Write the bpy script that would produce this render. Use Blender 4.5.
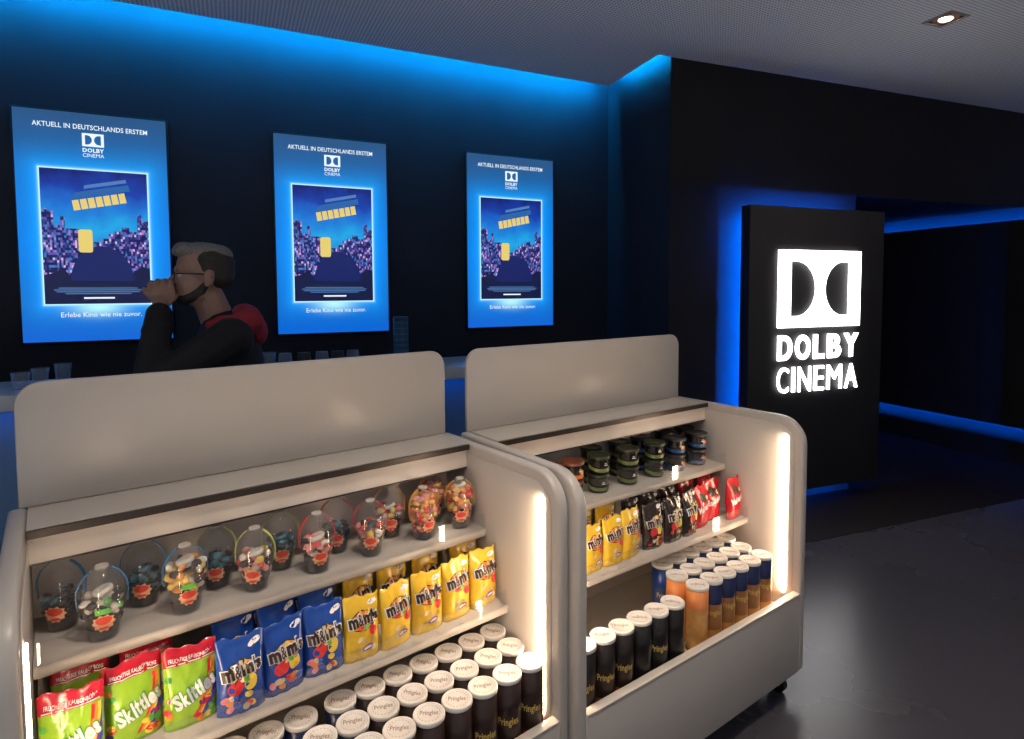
import bpy, bmesh, math, random
from mathutils import Vector, Matrix
random.seed(7)
for o in list(bpy.data.objects): bpy.data.objects.remove(o)
SC = bpy.context.scene
COL = SC.collection

# ------------------------------------------------------------------ camera
EYE = 1.58
cd = bpy.data.cameras.new('camera'); cam = bpy.data.objects.new('camera', cd); COL.objects.link(cam)
cd.sensor_fit = 'HORIZONTAL'; cd.sensor_width = 36.0
cd.lens = 590.0/1024.0*36.0
cd.shift_y = -47.5/1024.0
cd.clip_start = 0.02
_p = math.atan(32/590.0); _r = 0.005
_f = Vector((0, math.cos(_p), -math.sin(_p))); _x = Vector((1, 0, 0)); _u = _x.cross(_f)
_x2 = _x*math.cos(_r) - _u*math.sin(_r); _u2 = _u*math.cos(_r) + _x*math.sin(_r)
M = Matrix((_x2, _u2, -_f)).transposed().to_4x4(); M.translation = Vector((0, 0, EYE))
cam.matrix_world = M
SC.camera = cam

# ------------------------------------------------------------------ world + exposure
w = bpy.data.worlds.new('world'); SC.world = w; w.use_nodes = True
bg = w.node_tree.nodes['Background']
bg.inputs[0].default_value = (0.62, 0.64, 0.72, 1); bg.inputs[1].default_value = 0.22
SC.view_settings.view_transform = 'Standard'; SC.view_settings.look = 'None'
SC.view_settings.gamma = 1.0; SC.view_settings.exposure = 0.0
SC.view_settings.use_curve_mapping = False

# ------------------------------------------------------------------ materials
MATS = {}
def mat(name, col, rough=0.5, metal=0.0, spec=0.5, emit=None, estr=0.0, var=0.05, nscale=40.0, bump=0.0, coat=0.0, trans=0.0, sss=0.0):
    if name in MATS: return MATS[name]
    m = bpy.data.materials.new(name); m.use_nodes = True; nt = m.node_tree; N = nt.nodes; L = nt.links
    b = N['Principled BSDF']
    b.inputs['Roughness'].default_value = rough; b.inputs['Metallic'].default_value = metal
    b.inputs['Specular IOR Level'].default_value = spec
    b.inputs['Coat Weight'].default_value = coat
    b.inputs['Transmission Weight'].default_value = trans
    tc = N.new('ShaderNodeTexCoord'); nz = N.new('ShaderNodeTexNoise'); nz.inputs['Scale'].default_value = nscale
    nz.inputs['Detail'].default_value = 3.0
    L.new(tc.outputs['Object'], nz.inputs['Vector'])
    rp = N.new('ShaderNodeValToRGB')
    c = Vector(col)
    rp.color_ramp.elements[0].position = .3; rp.color_ramp.elements[1].position = .7
    rp.color_ramp.elements[0].color = (*[max(0, x*(1-var)) for x in c], 1)
    rp.color_ramp.elements[1].color = (*[min(1, x*(1+var)) for x in c], 1)
    L.new(nz.outputs['Fac'], rp.inputs['Fac']); L.new(rp.outputs['Color'], b.inputs['Base Color'])
    if emit:
        b.inputs['Emission Color'].default_value = (*emit, 1); b.inputs['Emission Strength'].default_value = estr
    if bump:
        bp = N.new('ShaderNodeBump'); bp.inputs['Strength'].default_value = bump; bp.inputs['Distance'].default_value = 0.002
        L.new(nz.outputs['Fac'], bp.inputs['Height']); L.new(bp.outputs['Normal'], b.inputs['Normal'])
    MATS[name] = m; return m

def clear(name, tint, refl=1.45, rough=0.03, dens=0.0):
    """thin clear plastic / acrylic: see-through with a Fresnel reflection"""
    if name in MATS: return MATS[name]
    m = bpy.data.materials.new(name); m.use_nodes = True; nt = m.node_tree; N = nt.nodes; L = nt.links
    N.remove(N['Principled BSDF'])
    out = N['Material Output']
    tr = N.new('ShaderNodeBsdfTransparent'); tr.inputs[0].default_value = (*tint, 1)
    gl = N.new('ShaderNodeBsdfGlossy'); gl.inputs['Roughness'].default_value = rough; gl.inputs['Color'].default_value = (1, 1, 1, 1)
    fr = N.new('ShaderNodeFresnel'); ge = N.new('ShaderNodeNewGeometry'); mr = N.new('ShaderNodeMapRange')
    mr.inputs['To Min'].default_value = refl; mr.inputs['To Max'].default_value = 1.0/refl
    L.new(ge.outputs['Backfacing'], mr.inputs['Value']); L.new(mr.outputs[0], fr.inputs[0])
    mx = N.new('ShaderNodeMixShader')
    L.new(fr.outputs[0], mx.inputs[0]); L.new(tr.outputs[0], mx.inputs[1]); L.new(gl.outputs[0], mx.inputs[2])
    if dens:
        df = N.new('ShaderNodeBsdfDiffuse'); df.inputs[0].default_value = (.8, .8, .8, 1)
        m2 = N.new('ShaderNodeMixShader'); m2.inputs[0].default_value = dens
        L.new(mx.outputs[0], m2.inputs[1]); L.new(df.outputs[0], m2.inputs[2]); L.new(m2.outputs[0], out.inputs[0])
    else:
        L.new(mx.outputs[0], out.inputs[0])
    MATS[name] = m; return m

def emat(name, col, s):
    if name in MATS: return MATS[name]
    m = bpy.data.materials.new(name); m.use_nodes = True; nt = m.node_tree
    b = nt.nodes['Principled BSDF']; b.inputs['Base Color'].default_value = (.05, .05, .05, 1)
    b.inputs['Emission Color'].default_value = (*col, 1); b.inputs['Emission Strength'].default_value = s
    MATS[name] = m; return m

WHITE = mat('white lacquer', (.50, .458, .415), .30, var=.015, nscale=6)
WHITE2 = mat('white inner liner', (.54, .492, .445), .38, var=.015, nscale=6)
RAILM = mat('dark bronze rail', (.035, .026, .022), .35, .4)
LEDW = emat('warm led diffuser', (1.0, .73, .49), 56.0)
ACRY = clear('clear acrylic', (.95, .96, .96), 1.49, .02)
CLEARP = clear('clear cup plastic', (.955, .955, .96), 1.5, .035, .045)
GLASS = clear('glass tumbler', (.93, .95, .98), 1.5, .02, .05)
BLACKM = mat('black matte metal', (.012, .012, .013), .5)
RUBBER = mat('black rubber', (.01, .01, .01), .7)
COVE = emat('cyan blue led tape', (0.0, .38, 1.0), 330.0)
SIGNLED = emat('deep blue led tape', (0.0, .13, 1.0), 520.0)
SIGNW = emat('white light box face', (1.0, .98, .97), 6.0)

def dark_wall(name, col):
    return mat(name, col, .75, spec=.25, var=.10, nscale=3.0, bump=.05)
NAVY = dark_wall('navy painted plaster', (.020, .022, .032))
BLACKW = dark_wall('black painted panel wall', (.016, .015, .018))
SIGNBODY = mat('anthracite sign panel', (.026, .024, .026), .6, spec=.3)

def floor_mat():
    m = mat('dark polished floor', (.066, .062, .074), .27, spec=.5, var=.04, nscale=.8)
    nt = m.node_tree; b = nt.nodes['Principled BSDF']
    n2 = nt.nodes.new('ShaderNodeTexNoise'); n2.inputs['Scale'].default_value = 1.3; n2.inputs['Detail'].default_value = 5
    tc = [n for n in nt.nodes if n.type == 'TEX_COORD'][0]
    nt.links.new(tc.outputs['Object'], n2.inputs['Vector'])
    mr = nt.nodes.new('ShaderNodeMapRange'); mr.inputs['To Min'].default_value = .23; mr.inputs['To Max'].default_value = .31
    nt.links.new(n2.outputs['Fac'], mr.inputs['Value']); nt.links.new(mr.outputs[0], b.inputs['Roughness'])
    return m
def ceil_mat():
    m = bpy.data.materials.new('perforated acoustic ceiling'); m.use_nodes = True; nt = m.node_tree; N = nt.nodes; L = nt.links
    b = N['Principled BSDF']; b.inputs['Roughness'].default_value = .8
    tc = N.new('ShaderNodeTexCoord'); mp = N.new('ShaderNodeMapping'); mp.inputs['Rotation'].default_value = (0, 0, -.4436)
    mp.inputs['Scale'].default_value = (48, 48, 48)
    L.new(tc.outputs['Object'], mp.inputs['Vector'])
    fr = N.new('ShaderNodeVectorMath'); fr.operation = 'FRACTION'; L.new(mp.outputs[0], fr.inputs[0])
    sb = N.new('ShaderNodeVectorMath'); sb.operation = 'SUBTRACT'; sb.inputs[1].default_value = (.5, .5, .5); L.new(fr.outputs[0], sb.inputs[0])
    mu = N.new('ShaderNodeVectorMath'); mu.operation = 'MULTIPLY'; mu.inputs[1].default_value = (1, 1, 0); L.new(sb.outputs[0], mu.inputs[0])
    ln = N.new('ShaderNodeVectorMath'); ln.operation = 'LENGTH'; L.new(mu.outputs[0], ln.inputs[0])
    lt = N.new('ShaderNodeMath'); lt.operation = 'LESS_THAN'; lt.inputs[1].default_value = .27; L.new(ln.outputs['Value'], lt.inputs[0])
    mx = N.new('ShaderNodeMix'); mx.data_type = 'RGBA'; mx.inputs[6].default_value = (.80, .81, .85, 1); mx.inputs[7].default_value = (.30, .30, .32, 1)
    L.new(lt.outputs[0], mx.inputs[0]); L.new(mx.outputs[2], b.inputs['Base Color'])
    return m
FLOORM = floor_mat(); CEILM = ceil_mat()

# ------------------------------------------------------------------ helpers
class MB:
    def __init__(s): s.v = []; s.f = []; s.m = []; s.sm = []
    def add(s, vs, fs, m=0, smooth=False):
        o = len(s.v); s.v += [tuple(v) for v in vs]
        for f in fs: s.f.append(tuple(i+o for i in f)); s.m.append(m); s.sm.append(smooth)
    def box(s, x0, x1, y0, y1, z0, z1, m=0):
        vs = [(x, y, z) for z in (z0, z1) for y in (y0, y1) for x in (x0, x1)]
        s.add(vs, [(0, 2, 3, 1), (4, 5, 7, 6), (0, 1, 5, 4), (2, 6, 7, 3), (0, 4, 6, 2), (1, 3, 7, 5)], m)
    def lathe(s, prof, n=24, m=0, cx=0, cy=0, smooth=True, cap0=True, cap1=True, mfun=None):
        vs = []
        for r, z in prof:
            for k in range(n):
                a = 2*math.pi*k/n; vs.append((cx+r*math.cos(a), cy+r*math.sin(a), z))
        o = len(s.v); s.v += vs
        for i in range(len(prof)-1):
            mm = mfun(i) if mfun else m
            for k in range(n):
                k2 = (k+1) % n
                s.f.append((o+i*n+k, o+i*n+k2, o+(i+1)*n+k2, o+(i+1)*n+k)); s.m.append(mm); s.sm.append(smooth)
        if cap0: s.f.append(tuple(o+k for k in reversed(range(n)))); s.m.append(mfun(0) if mfun else m); s.sm.append(False)
        if cap1: s.f.append(tuple(o+(len(prof)-1)*n+k for k in range(n))); s.m.append(mfun(len(prof)-2) if mfun else m); s.sm.append(False)
    def tube(s, pts, r, n=8, m=0, closed=False, cap=True):
        pts = [Vector(p) for p in pts]; rings = []
        K = len(pts)
        for i, p in enumerate(pts):
            if closed: t = pts[(i+1) % K]-pts[i-1]
            else: t = pts[min(i+1, K-1)]-pts[max(i-1, 0)]
            t.normalize(); ref = Vector((0, 0, 1)) if abs(t.z) < .9 else Vector((1, 0, 0))
            a = t.cross(ref).normalized(); b = t.cross(a)
            rr = r[i] if isinstance(r, (list, tuple)) else r
            rings.append([p+a*rr*math.cos(2*math.pi*k/n)+b*rr*math.sin(2*math.pi*k/n) for k in range(n)])
        o = len(s.v)
        for rg in rings: s.v += [tuple(q) for q in rg]
        for i in range(K if closed else K-1):
            j = (i+1) % K
            for k in range(n):
                k2 = (k+1) % n
                s.f.append((o+i*n+k, o+j*n+k, o+j*n+k2, o+i*n+k2)); s.m.append(m); s.sm.append(True)
        if cap and not closed:
            s.f.append(tuple(o+k for k in range(n))); s.m.append(m); s.sm.append(False)
            s.f.append(tuple(o+(K-1)*n+k for k in reversed(range(n)))); s.m.append(m); s.sm.append(False)
    def ell(s, c, r, nu=14, nv=9, m=0, rot=None):
        vs = []; fs = []
        c = Vector(c)
        for i in range(nv+1):
            ph = math.pi*i/nv
            for k in range(nu):
                a = 2*math.pi*k/nu
                q = Vector((r[0]*math.sin(ph)*math.cos(a), r[1]*math.sin(ph)*math.sin(a), r[2]*math.cos(ph)))
                if rot: q = rot @ q
                vs.append(c+q)
        for i in range(nv):
            for k in range(nu):
                k2 = (k+1) % nu; fs.append((i*nu+k, (i+1)*nu+k, (i+1)*nu+k2, i*nu+k2))
        s.add(vs, fs, m, True)
    def prism(s, poly, axis, d0, d1, m=0, mats=None):
        """poly in 2D; axis 'x': (y,z) extruded along x; 'y': (x,z); 'z': (x,y)"""
        n = len(poly)
        def P(q, d):
            return (d, q[0], q[1]) if axis == 'x' else ((q[0], d, q[1]) if axis == 'y' else (q[0], q[1], d))
        vs = [P(q, d0) for q in poly]+[P(q, d1) for q in poly]
        fs = [tuple(range(n)), tuple(reversed(range(n, 2*n)))]+[(i, i+n, (i+1) % n+n, (i+1) % n) for i in range(n)]
        s.add(vs, fs, m)
    def mesh(s, name, mats, bevel=0, seg=2, fix=True):
        me = bpy.data.meshes.new(name)
        if fix or bevel:
            bm = bmesh.new(); bv = [bm.verts.new(v) for v in s.v]
            for f, mi, sm in zip(s.f, s.m, s.sm):
                try: bf = bm.faces.new([bv[i] for i in f])
                except ValueError: continue
                bf.material_index = mi; bf.smooth = sm
            if fix:
                bmesh.ops.remove_doubles(bm, verts=bm.verts, dist=1e-6)
                bmesh.ops.recalc_face_normals(bm, faces=bm.faces)
            if bevel:
                es = [e for e in bm.edges if len(e.link_faces) == 2 and e.calc_face_angle(0) > .6]
                bmesh.ops.bevel(bm, geom=es, offset=bevel, segments=seg, profile=.5, affect='EDGES', clamp_overlap=True)
                for f in bm.faces: f.smooth = True
            bm.to_mesh(me); bm.free()
        else:
            me.from_pydata(s.v, [], s.f)
            for p, mi, sm in zip(me.polygons, s.m, s.sm): p.material_index = mi; p.use_smooth = sm
        for m in (mats if isinstance(mats, (list, tuple)) else [mats]): me.materials.append(m)
        if bevel:
            try: me.set_sharp_from_angle(angle=math.radians(50))
            except Exception: pass
        return me
    def build(s, name, mats, parent=None, bevel=0, seg=2, fix=True):
        return link(name, s.mesh(name, mats, bevel, seg, fix), parent)

def link(name, me, parent=None):
    o = bpy.data.objects.new(name, me); COL.objects.link(o)
    if parent: o.parent = parent
    return o
def tag(o, label=None, cat=None, group=None, kind=None):
    if label: o['label'] = label
    if cat: o['category'] = cat
    if group: o['group'] = group
    if kind: o['kind'] = kind
    return o
def thing(name, label, cat, loc=(0, 0, 0), rz=0, group=None):
    o = bpy.data.objects.new(name, None); COL.objects.link(o); o.empty_display_size = .05
    o.location = loc; o.rotation_euler = (0, 0, rz); return tag(o, label, cat, group)
def copy_tree(o, parent=None):
    c = o.copy(); COL.objects.link(c)
    if parent: c.parent = parent
    for ch in list(o.children): copy_tree(ch, c)
    return c
def struct(name, mb, m, **k): return tag(mb.build(name, m, **k), kind='structure')

TEXTS = {}
def text2d(s, size=1.0, bold=0.0, res=2):
    key = (s, bold, res)
    if key not in TEXTS:
        c = bpy.data.curves.new('t', 'FONT'); c.body = s; c.size = 1.0; c.offset = bold; c.resolution_u = 2 if res == 9 else res; c.space_character = 1.0+max(0.0, bold)*2.2
        o = bpy.data.objects.new('t', c); COL.objects.link(o)
        dg = bpy.context.evaluated_depsgraph_get(); dg.update()
        me = bpy.data.meshes.new_from_object(o.evaluated_get(dg))
        vs = [tuple(v.co) for v in me.vertices]; fs = [tuple(p.vertices) for p in me.polygons]
        bpy.data.objects.remove(o); bpy.data.curves.remove(c); bpy.data.meshes.remove(me)
        x0 = min(v[0] for v in vs); x1 = max(v[0] for v in vs); y0 = min(v[1] for v in vs); y1 = max(v[1] for v in vs)
        vs = [((v[0]-x0)/(x1-x0)-.5, (v[1]-y0)/(y1-y0)-.5) for v in vs]
        if res == 9:      # fine mesh for print that follows a crumpled surface
            tri = [(f[0], f[i], f[i+1]) for f in fs for i in range(1, len(f)-1)]; fs = []
            while tri:
                t_ = tri.pop(); d = [math.dist(vs[t_[i]], vs[t_[(i+1) % 3]]) for i in range(3)]; k = d.index(max(d))
                if d[k] < .16: fs.append(t_); continue
                a, b, c_ = t_[k], t_[(k+1) % 3], t_[(k+2) % 3]; vs.append(((vs[a][0]+vs[b][0])/2, (vs[a][1]+vs[b][1])/2)); n_ = len(vs)-1
                tri += [(a, n_, c_), (n_, b, c_)]
        TEXTS[key] = (vs, fs, (x1-x0)/(y1-y0))
    return TEXTS[key]
def put_text(mb, s, w, h, fn, m=0, bold=0.0, ang=0.0, cx=0, cy=0, skew=0.0, res=2):
    """text fitted to a w x h box, mapped through fn(x, y) -> 3D"""
    vs, fs, _ = text2d(s, 1, bold, res)
    ca, sa = math.cos(ang), math.sin(ang); out = []
    for x, y in vs:
        X = x*w+skew*y*h; Y = y*h
        out.append(fn(cx+X*ca-Y*sa, cy+X*sa+Y*ca))
    mb.add(out, fs, m)
def put_word(mb, word, w, h, fn, m=0, bold=0.0, ang=0.0, cx=0, cy=0, skew=0.0, gap=.05, res=2, grow=0.0):
    """letters set one by one in cells so that heavy strokes never run together"""
    wt = {'m': 1.40, 'M': 1.25, 'W': 1.4, 'w': 1.4, 'i': .34, 'l': .34, 'I': .36, "'": .16, 't': .55, 's': .60, 'L': .78, 'r': .6, 'E': .85, 'k': .9, '&': .72}
    tall = {'m': .82, 's': .70, 'e': .70, 'r': .70, "'": .40}
    lower = any(ch in 'mserikltng' for ch in word)
    ws = [wt.get(ch, 1.0) for ch in word]; g = gap*len(word)/max(1, len(word)-1)
    k = w/(sum(ws)+gap*(len(word)-1)*1.0*sum(ws)/len(word)); gp = gap*sum(ws)/len(word)*k
    x = -w/2; ca, sa = math.cos(ang), math.sin(ang)
    for ch, q in zip(word, ws):
        vs, fs, _ = text2d(ch, 1, bold*.25 if ch == '&' and bold < .07 else bold, res); hh = h*(tall.get(ch, 1.0) if lower else 1.0); y0 = -h/2+(h-hh if ch == "'" else 0)
        out = []
        for a, b in vs:
            Y = y0-grow+(b+.5)*(hh+2*grow); X = x-grow+(a+.5)*(q*k+2*grow)+skew*Y; out.append(fn(cx+X*ca-Y*sa, cy+X*sa+Y*ca))
        mb.add(out, fs, m); x += q*k+gp
def put_disc(mb, cx, cy, rx, ry, fn, m=0, n=12, ang=0):
    ca, sa = math.cos(ang), math.sin(ang)
    vs = [fn(cx, cy)]
    for k in range(n):
        a = 2*math.pi*k/n; X = rx*math.cos(a); Y = ry*math.sin(a); vs.append(fn(cx+X*ca-Y*sa, cy+X*sa+Y*ca))
    mb.add(vs, [(0, 1+k, 1+(k+1) % n) for k in range(n)], m)
def put_quad(mb, x0, x1, y0, y1, fn, m=0, nx=6, ny=3):
    vs = [fn(x0+(x1-x0)*i/nx, y0+(y1-y0)*j/ny) for j in range(ny+1) for i in range(nx+1)]
    fs = [(j*(nx+1)+i, j*(nx+1)+i+1, (j+1)*(nx+1)+i+1, (j+1)*(nx+1)+i) for j in range(ny) for i in range(nx)]
    mb.add(vs, fs, m)
def arc(cx, cy, r, a0, a1, n=8):
    return [(cx+r*math.cos(math.radians(a0+(a1-a0)*k/n)), cy+r*math.sin(math.radians(a0+(a1-a0)*k/n))) for k in range(n+1)]
ORD = ['first', 'second', 'third', 'fourth', 'fifth', 'sixth', 'seventh', 'eighth', 'ninth', 'tenth', 'eleventh', 'twelfth', 'thirteenth', 'fourteenth', 'fifteenth']

# ------------------------------------------------------------------ room geometry
CEIL = 3.11
TH = 0.44359; TD = Vector((math.cos(TH), math.sin(TH), 0)); TN = Vector((-math.sin(TH), math.cos(TH), 0)); TDIST = 3.9303
def wallp(s, off, z): return TN*(TDIST-off)+TD*s+Vector((0, 0, z))          # on the screen wall, off = distance in front of it
AN = math.radians(20.6); AD = Vector((math.cos(AN), math.sin(AN), 0)); ANN = Vector((-math.sin(AN), math.cos(AN), 0))
CORNER = Vector((1.058, 3.982, 0))
def blackp(s, off, z): return CORNER+AD*s-ANN*off+Vector((0, 0, z))         # on the black wall
S_END = 1.70; S_JOG = 3.55; HDR = 2.29
BD = ANN.copy()                                                              # corridor direction (away)
INNER = wallp(2.714, 0, 0)

def slab(mb, p0, p1, n, th, z0, z1, m=0):
    a = Vector(p0); b = Vector(p1); n = Vector(n)*th
    vs = [Vector((q.x, q.y, z)) for z in (z0, z1) for q in (a, b, b+n, a+n)]
    mb.add(vs, [(0, 3, 2, 1), (4, 5, 6, 7), (0, 1, 5, 4), (1, 2, 6, 5), (2, 3, 7, 6), (3, 0, 4, 7)], m)

mb = MB(); mb.box(-9, 11, -.9, 12, -.1, 0); struct('floor', mb, FLOORM)
mb = MB(); mb.box(-9, 11, -8, -.901, -.1, 0); struct('floor_foyer_bounce', mb, mat('pale foyer bounce floor', (.62, .61, .60), .45, var=.06, nscale=2))  # unseen floor, added pale to bounce light onto the ceiling
mb = MB(); slab(mb, wallp(-7, 0, 0), wallp(2.714+.3, 0, 0), TN, .15, 0, CEIL+.3); struct('wall_left', mb, NAVY)
rd = (CORNER-INNER).normalized(); rn = Vector((-rd.y, rd.x, 0))
mb = MB(); slab(mb, INNER-rd*.1, CORNER-rd*0.002, rn, .12, 0, CEIL+.3); struct('wall_return', mb, NAVY)
mb = MB(); slab(mb, CORNER, blackp(S_END, 0, 0), ANN, .30, 0, CEIL+.05); struct('wall_back', mb, BLACKW)
mb = MB(); slab(mb, blackp(S_END, 0, 0), blackp(7.5, 0, 0), ANN, .30, HDR, CEIL+.05); struct('wall_header', mb, BLACKW)
# corridor
cw = blackp(S_JOG, 0, 0)
mb = MB(); slab(mb, cw-BD*3.0+AD*.10, cw+BD*3.6+AD*.10, AD, .15, 0, HDR-.001); struct('wall_corridor', mb, BLACKW)
mb = MB(); slab(mb, blackp(S_END-.12, -.301, 0), blackp(S_END-.12, -3.6, 0), AD, .12, 0, HDR-.001); struct('wall_corridor_inner', mb, BLACKW)
mb = MB(); slab(mb, blackp(S_END-.12, -3.6, 0), blackp(S_JOG+.2, -3.6, 0), BD, .12, 0, HDR); struct('wall_corridor_end', mb, BLACKW)
mb = MB()
q = [blackp(S_END-.12, -.301, 0), blackp(S_JOG+.2, -.301, 0), blackp(S_JOG+.2, -3.7, 0), blackp(S_END-.12, -3.7, 0)]
mb.prism([(p.x, p.y) for p in q], 'z', HDR, HDR+.05); struct('ceiling_corridor', mb, BLACKW)

mb = MB(); mb.prism([(p.x, p.y) for p in (blackp(.005, .64, 0), blackp(7.3, .64, 0), blackp(7.3, -3.55, 0), blackp(.005, -3.55, 0))], 'z', .0, .004)
struct('floor_carpet', mb, mat('dark brown carpet', (.016, .012, .012), .7, spec=.2, var=.2, nscale=300, bump=.4))
# ceiling slab with cove gap along the screen wall and the return
GAP = .140
Q1 = Vector((.739, 4.532, 0)); Q2 = Vector((.965, 3.945, 0))
cl = wallp(-7, GAP, 0)
poly = [cl, Q1, Q2, CORNER+ANN*.0, blackp(7.4, 0, 0), Vector((10.9, -7.9, 0)), Vector((-8.9, -7.9, 0)), Vector((-8.9, cl.y, 0))]
mb = MB(); mb.prism([(p.x, p.y) for p in poly], 'z', CEIL, CEIL+.06); struct('ceiling', mb, CEILM)
mb = MB(); mb.prism([(p.x, p.y) for p in [wallp(-7, .9, 0), wallp(-7, -.1, 0), wallp(3.0, -.1, 0), wallp(3.2, .9, 0)]], 'z', CEIL+.16, CEIL+.2)
struct('ceiling_cove', mb, NAVY)
def ledstrip(name, p0, p1, n, z0, z1, m, label, cat='led strip', th=.008, parent=None):
    mb = MB(); slab(mb, p0, p1, n, th, z0, z1); o = mb.build(name, m, parent)
    if not parent: tag(o, label, cat)
    return o
ledstrip('cove_light', wallp(-6.5, GAP+.014, 0), wallp(2.58, GAP+.014, 0), TN, CEIL+.061, CEIL+.083, COVE, 'blue led cove light along the ceiling edge above the three screens')
e = (Q2-Q1).normalized(); en = Vector((-e.y, e.x, 0))
ledstrip('cove_light', Q1+e*.06-en*.014, Q2-e*.02-en*.014, en, CEIL+.061, CEIL+.083, COVE, 'short blue led cove light at ceiling corner left of the black wall')

# ------------------------------------------------------------------ ceiling downlights
CHROME = mat('brushed nickel trim', (.36, .32, .29), .6, .3)
REFL = mat('copper toned reflector', (.60, .30, .20), .5, .0)
LAMP = emat('warm lamp face', (1.0, .82, .66), 30.0)
def downlight(x, y, label, power, rz=.35, size=2.1, col=(1.0, .86, .72)):
    t = thing('downlight', label, 'ceiling light', (x, y, CEIL), rz, 'recessed ceiling downlights')
    mb = MB(); s = .082; i = .066
    for (x0, x1, y0, y1) in ((-s, s, -s, -i), (-s, s, i, s), (-s, -i, -i, i), (i, s, -i, i)): mb.box(x0, x1, y0, y1, -.006, 0)
    mb.build('trim', CHROME, t)
    mb = MB(); mb.lathe([(.064, -.0035), (.036, -.002)], 24, cap0=False, cap1=False); mb.lathe([(.064, -.0035), (.064, -.0005)], 24, cap0=False, cap1=False)
    mb.build('reflector', REFL, t)
    mb = MB(); mb.box(-i, i, -i, i, -.001, -.0002); mb.build('housing', BLACKM, t)
    mb = MB(); mb.lathe([(.030, -.006), (.034, -.0015)], 20); mb.build('lamp', LAMP, t)
    l = bpy.data.lights.new('downlight_beam', 'SPOT'); l.energy = power; l.color = col; l.spot_size = size; l.spot_blend = .9; l.shadow_soft_size = .045
    o = bpy.data.objects.new('downlight_beam', l); COL.objects.link(o); o.location = (0, 0, -.02); o.parent = t
    return t
downlight(2.48, 3.45, 'square recessed downlight in the ceiling above the black wall sign', 30)
for x, y, n, pw in ((0.0, .75, 'added unseen square downlight in the ceiling above the nearer display', 88), (.95, 1.45, 'added unseen square downlight in the ceiling above the farther display', 88), (3.2, 1.2, 'added unseen square downlight in the ceiling at the right aisle', 40)):
    downlight(x, y, n, pw, size=1.65)  # lamps added out of view to light the stands and the aisle
for j, y in enumerate((-1.9, -3.6, -5.3)):
    for i, x in enumerate((-2.6, -.2, 2.2, 4.6)):
        downlight(x, y, 'added unseen downlight in the foyer ceiling behind the viewer, %s row, %s across' % (ORD[j], ORD[i]), 330, size=1.45, col=(.93, .96, 1.0))  # unseen lamps added to brighten the ceiling by way of the pale floor

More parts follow.
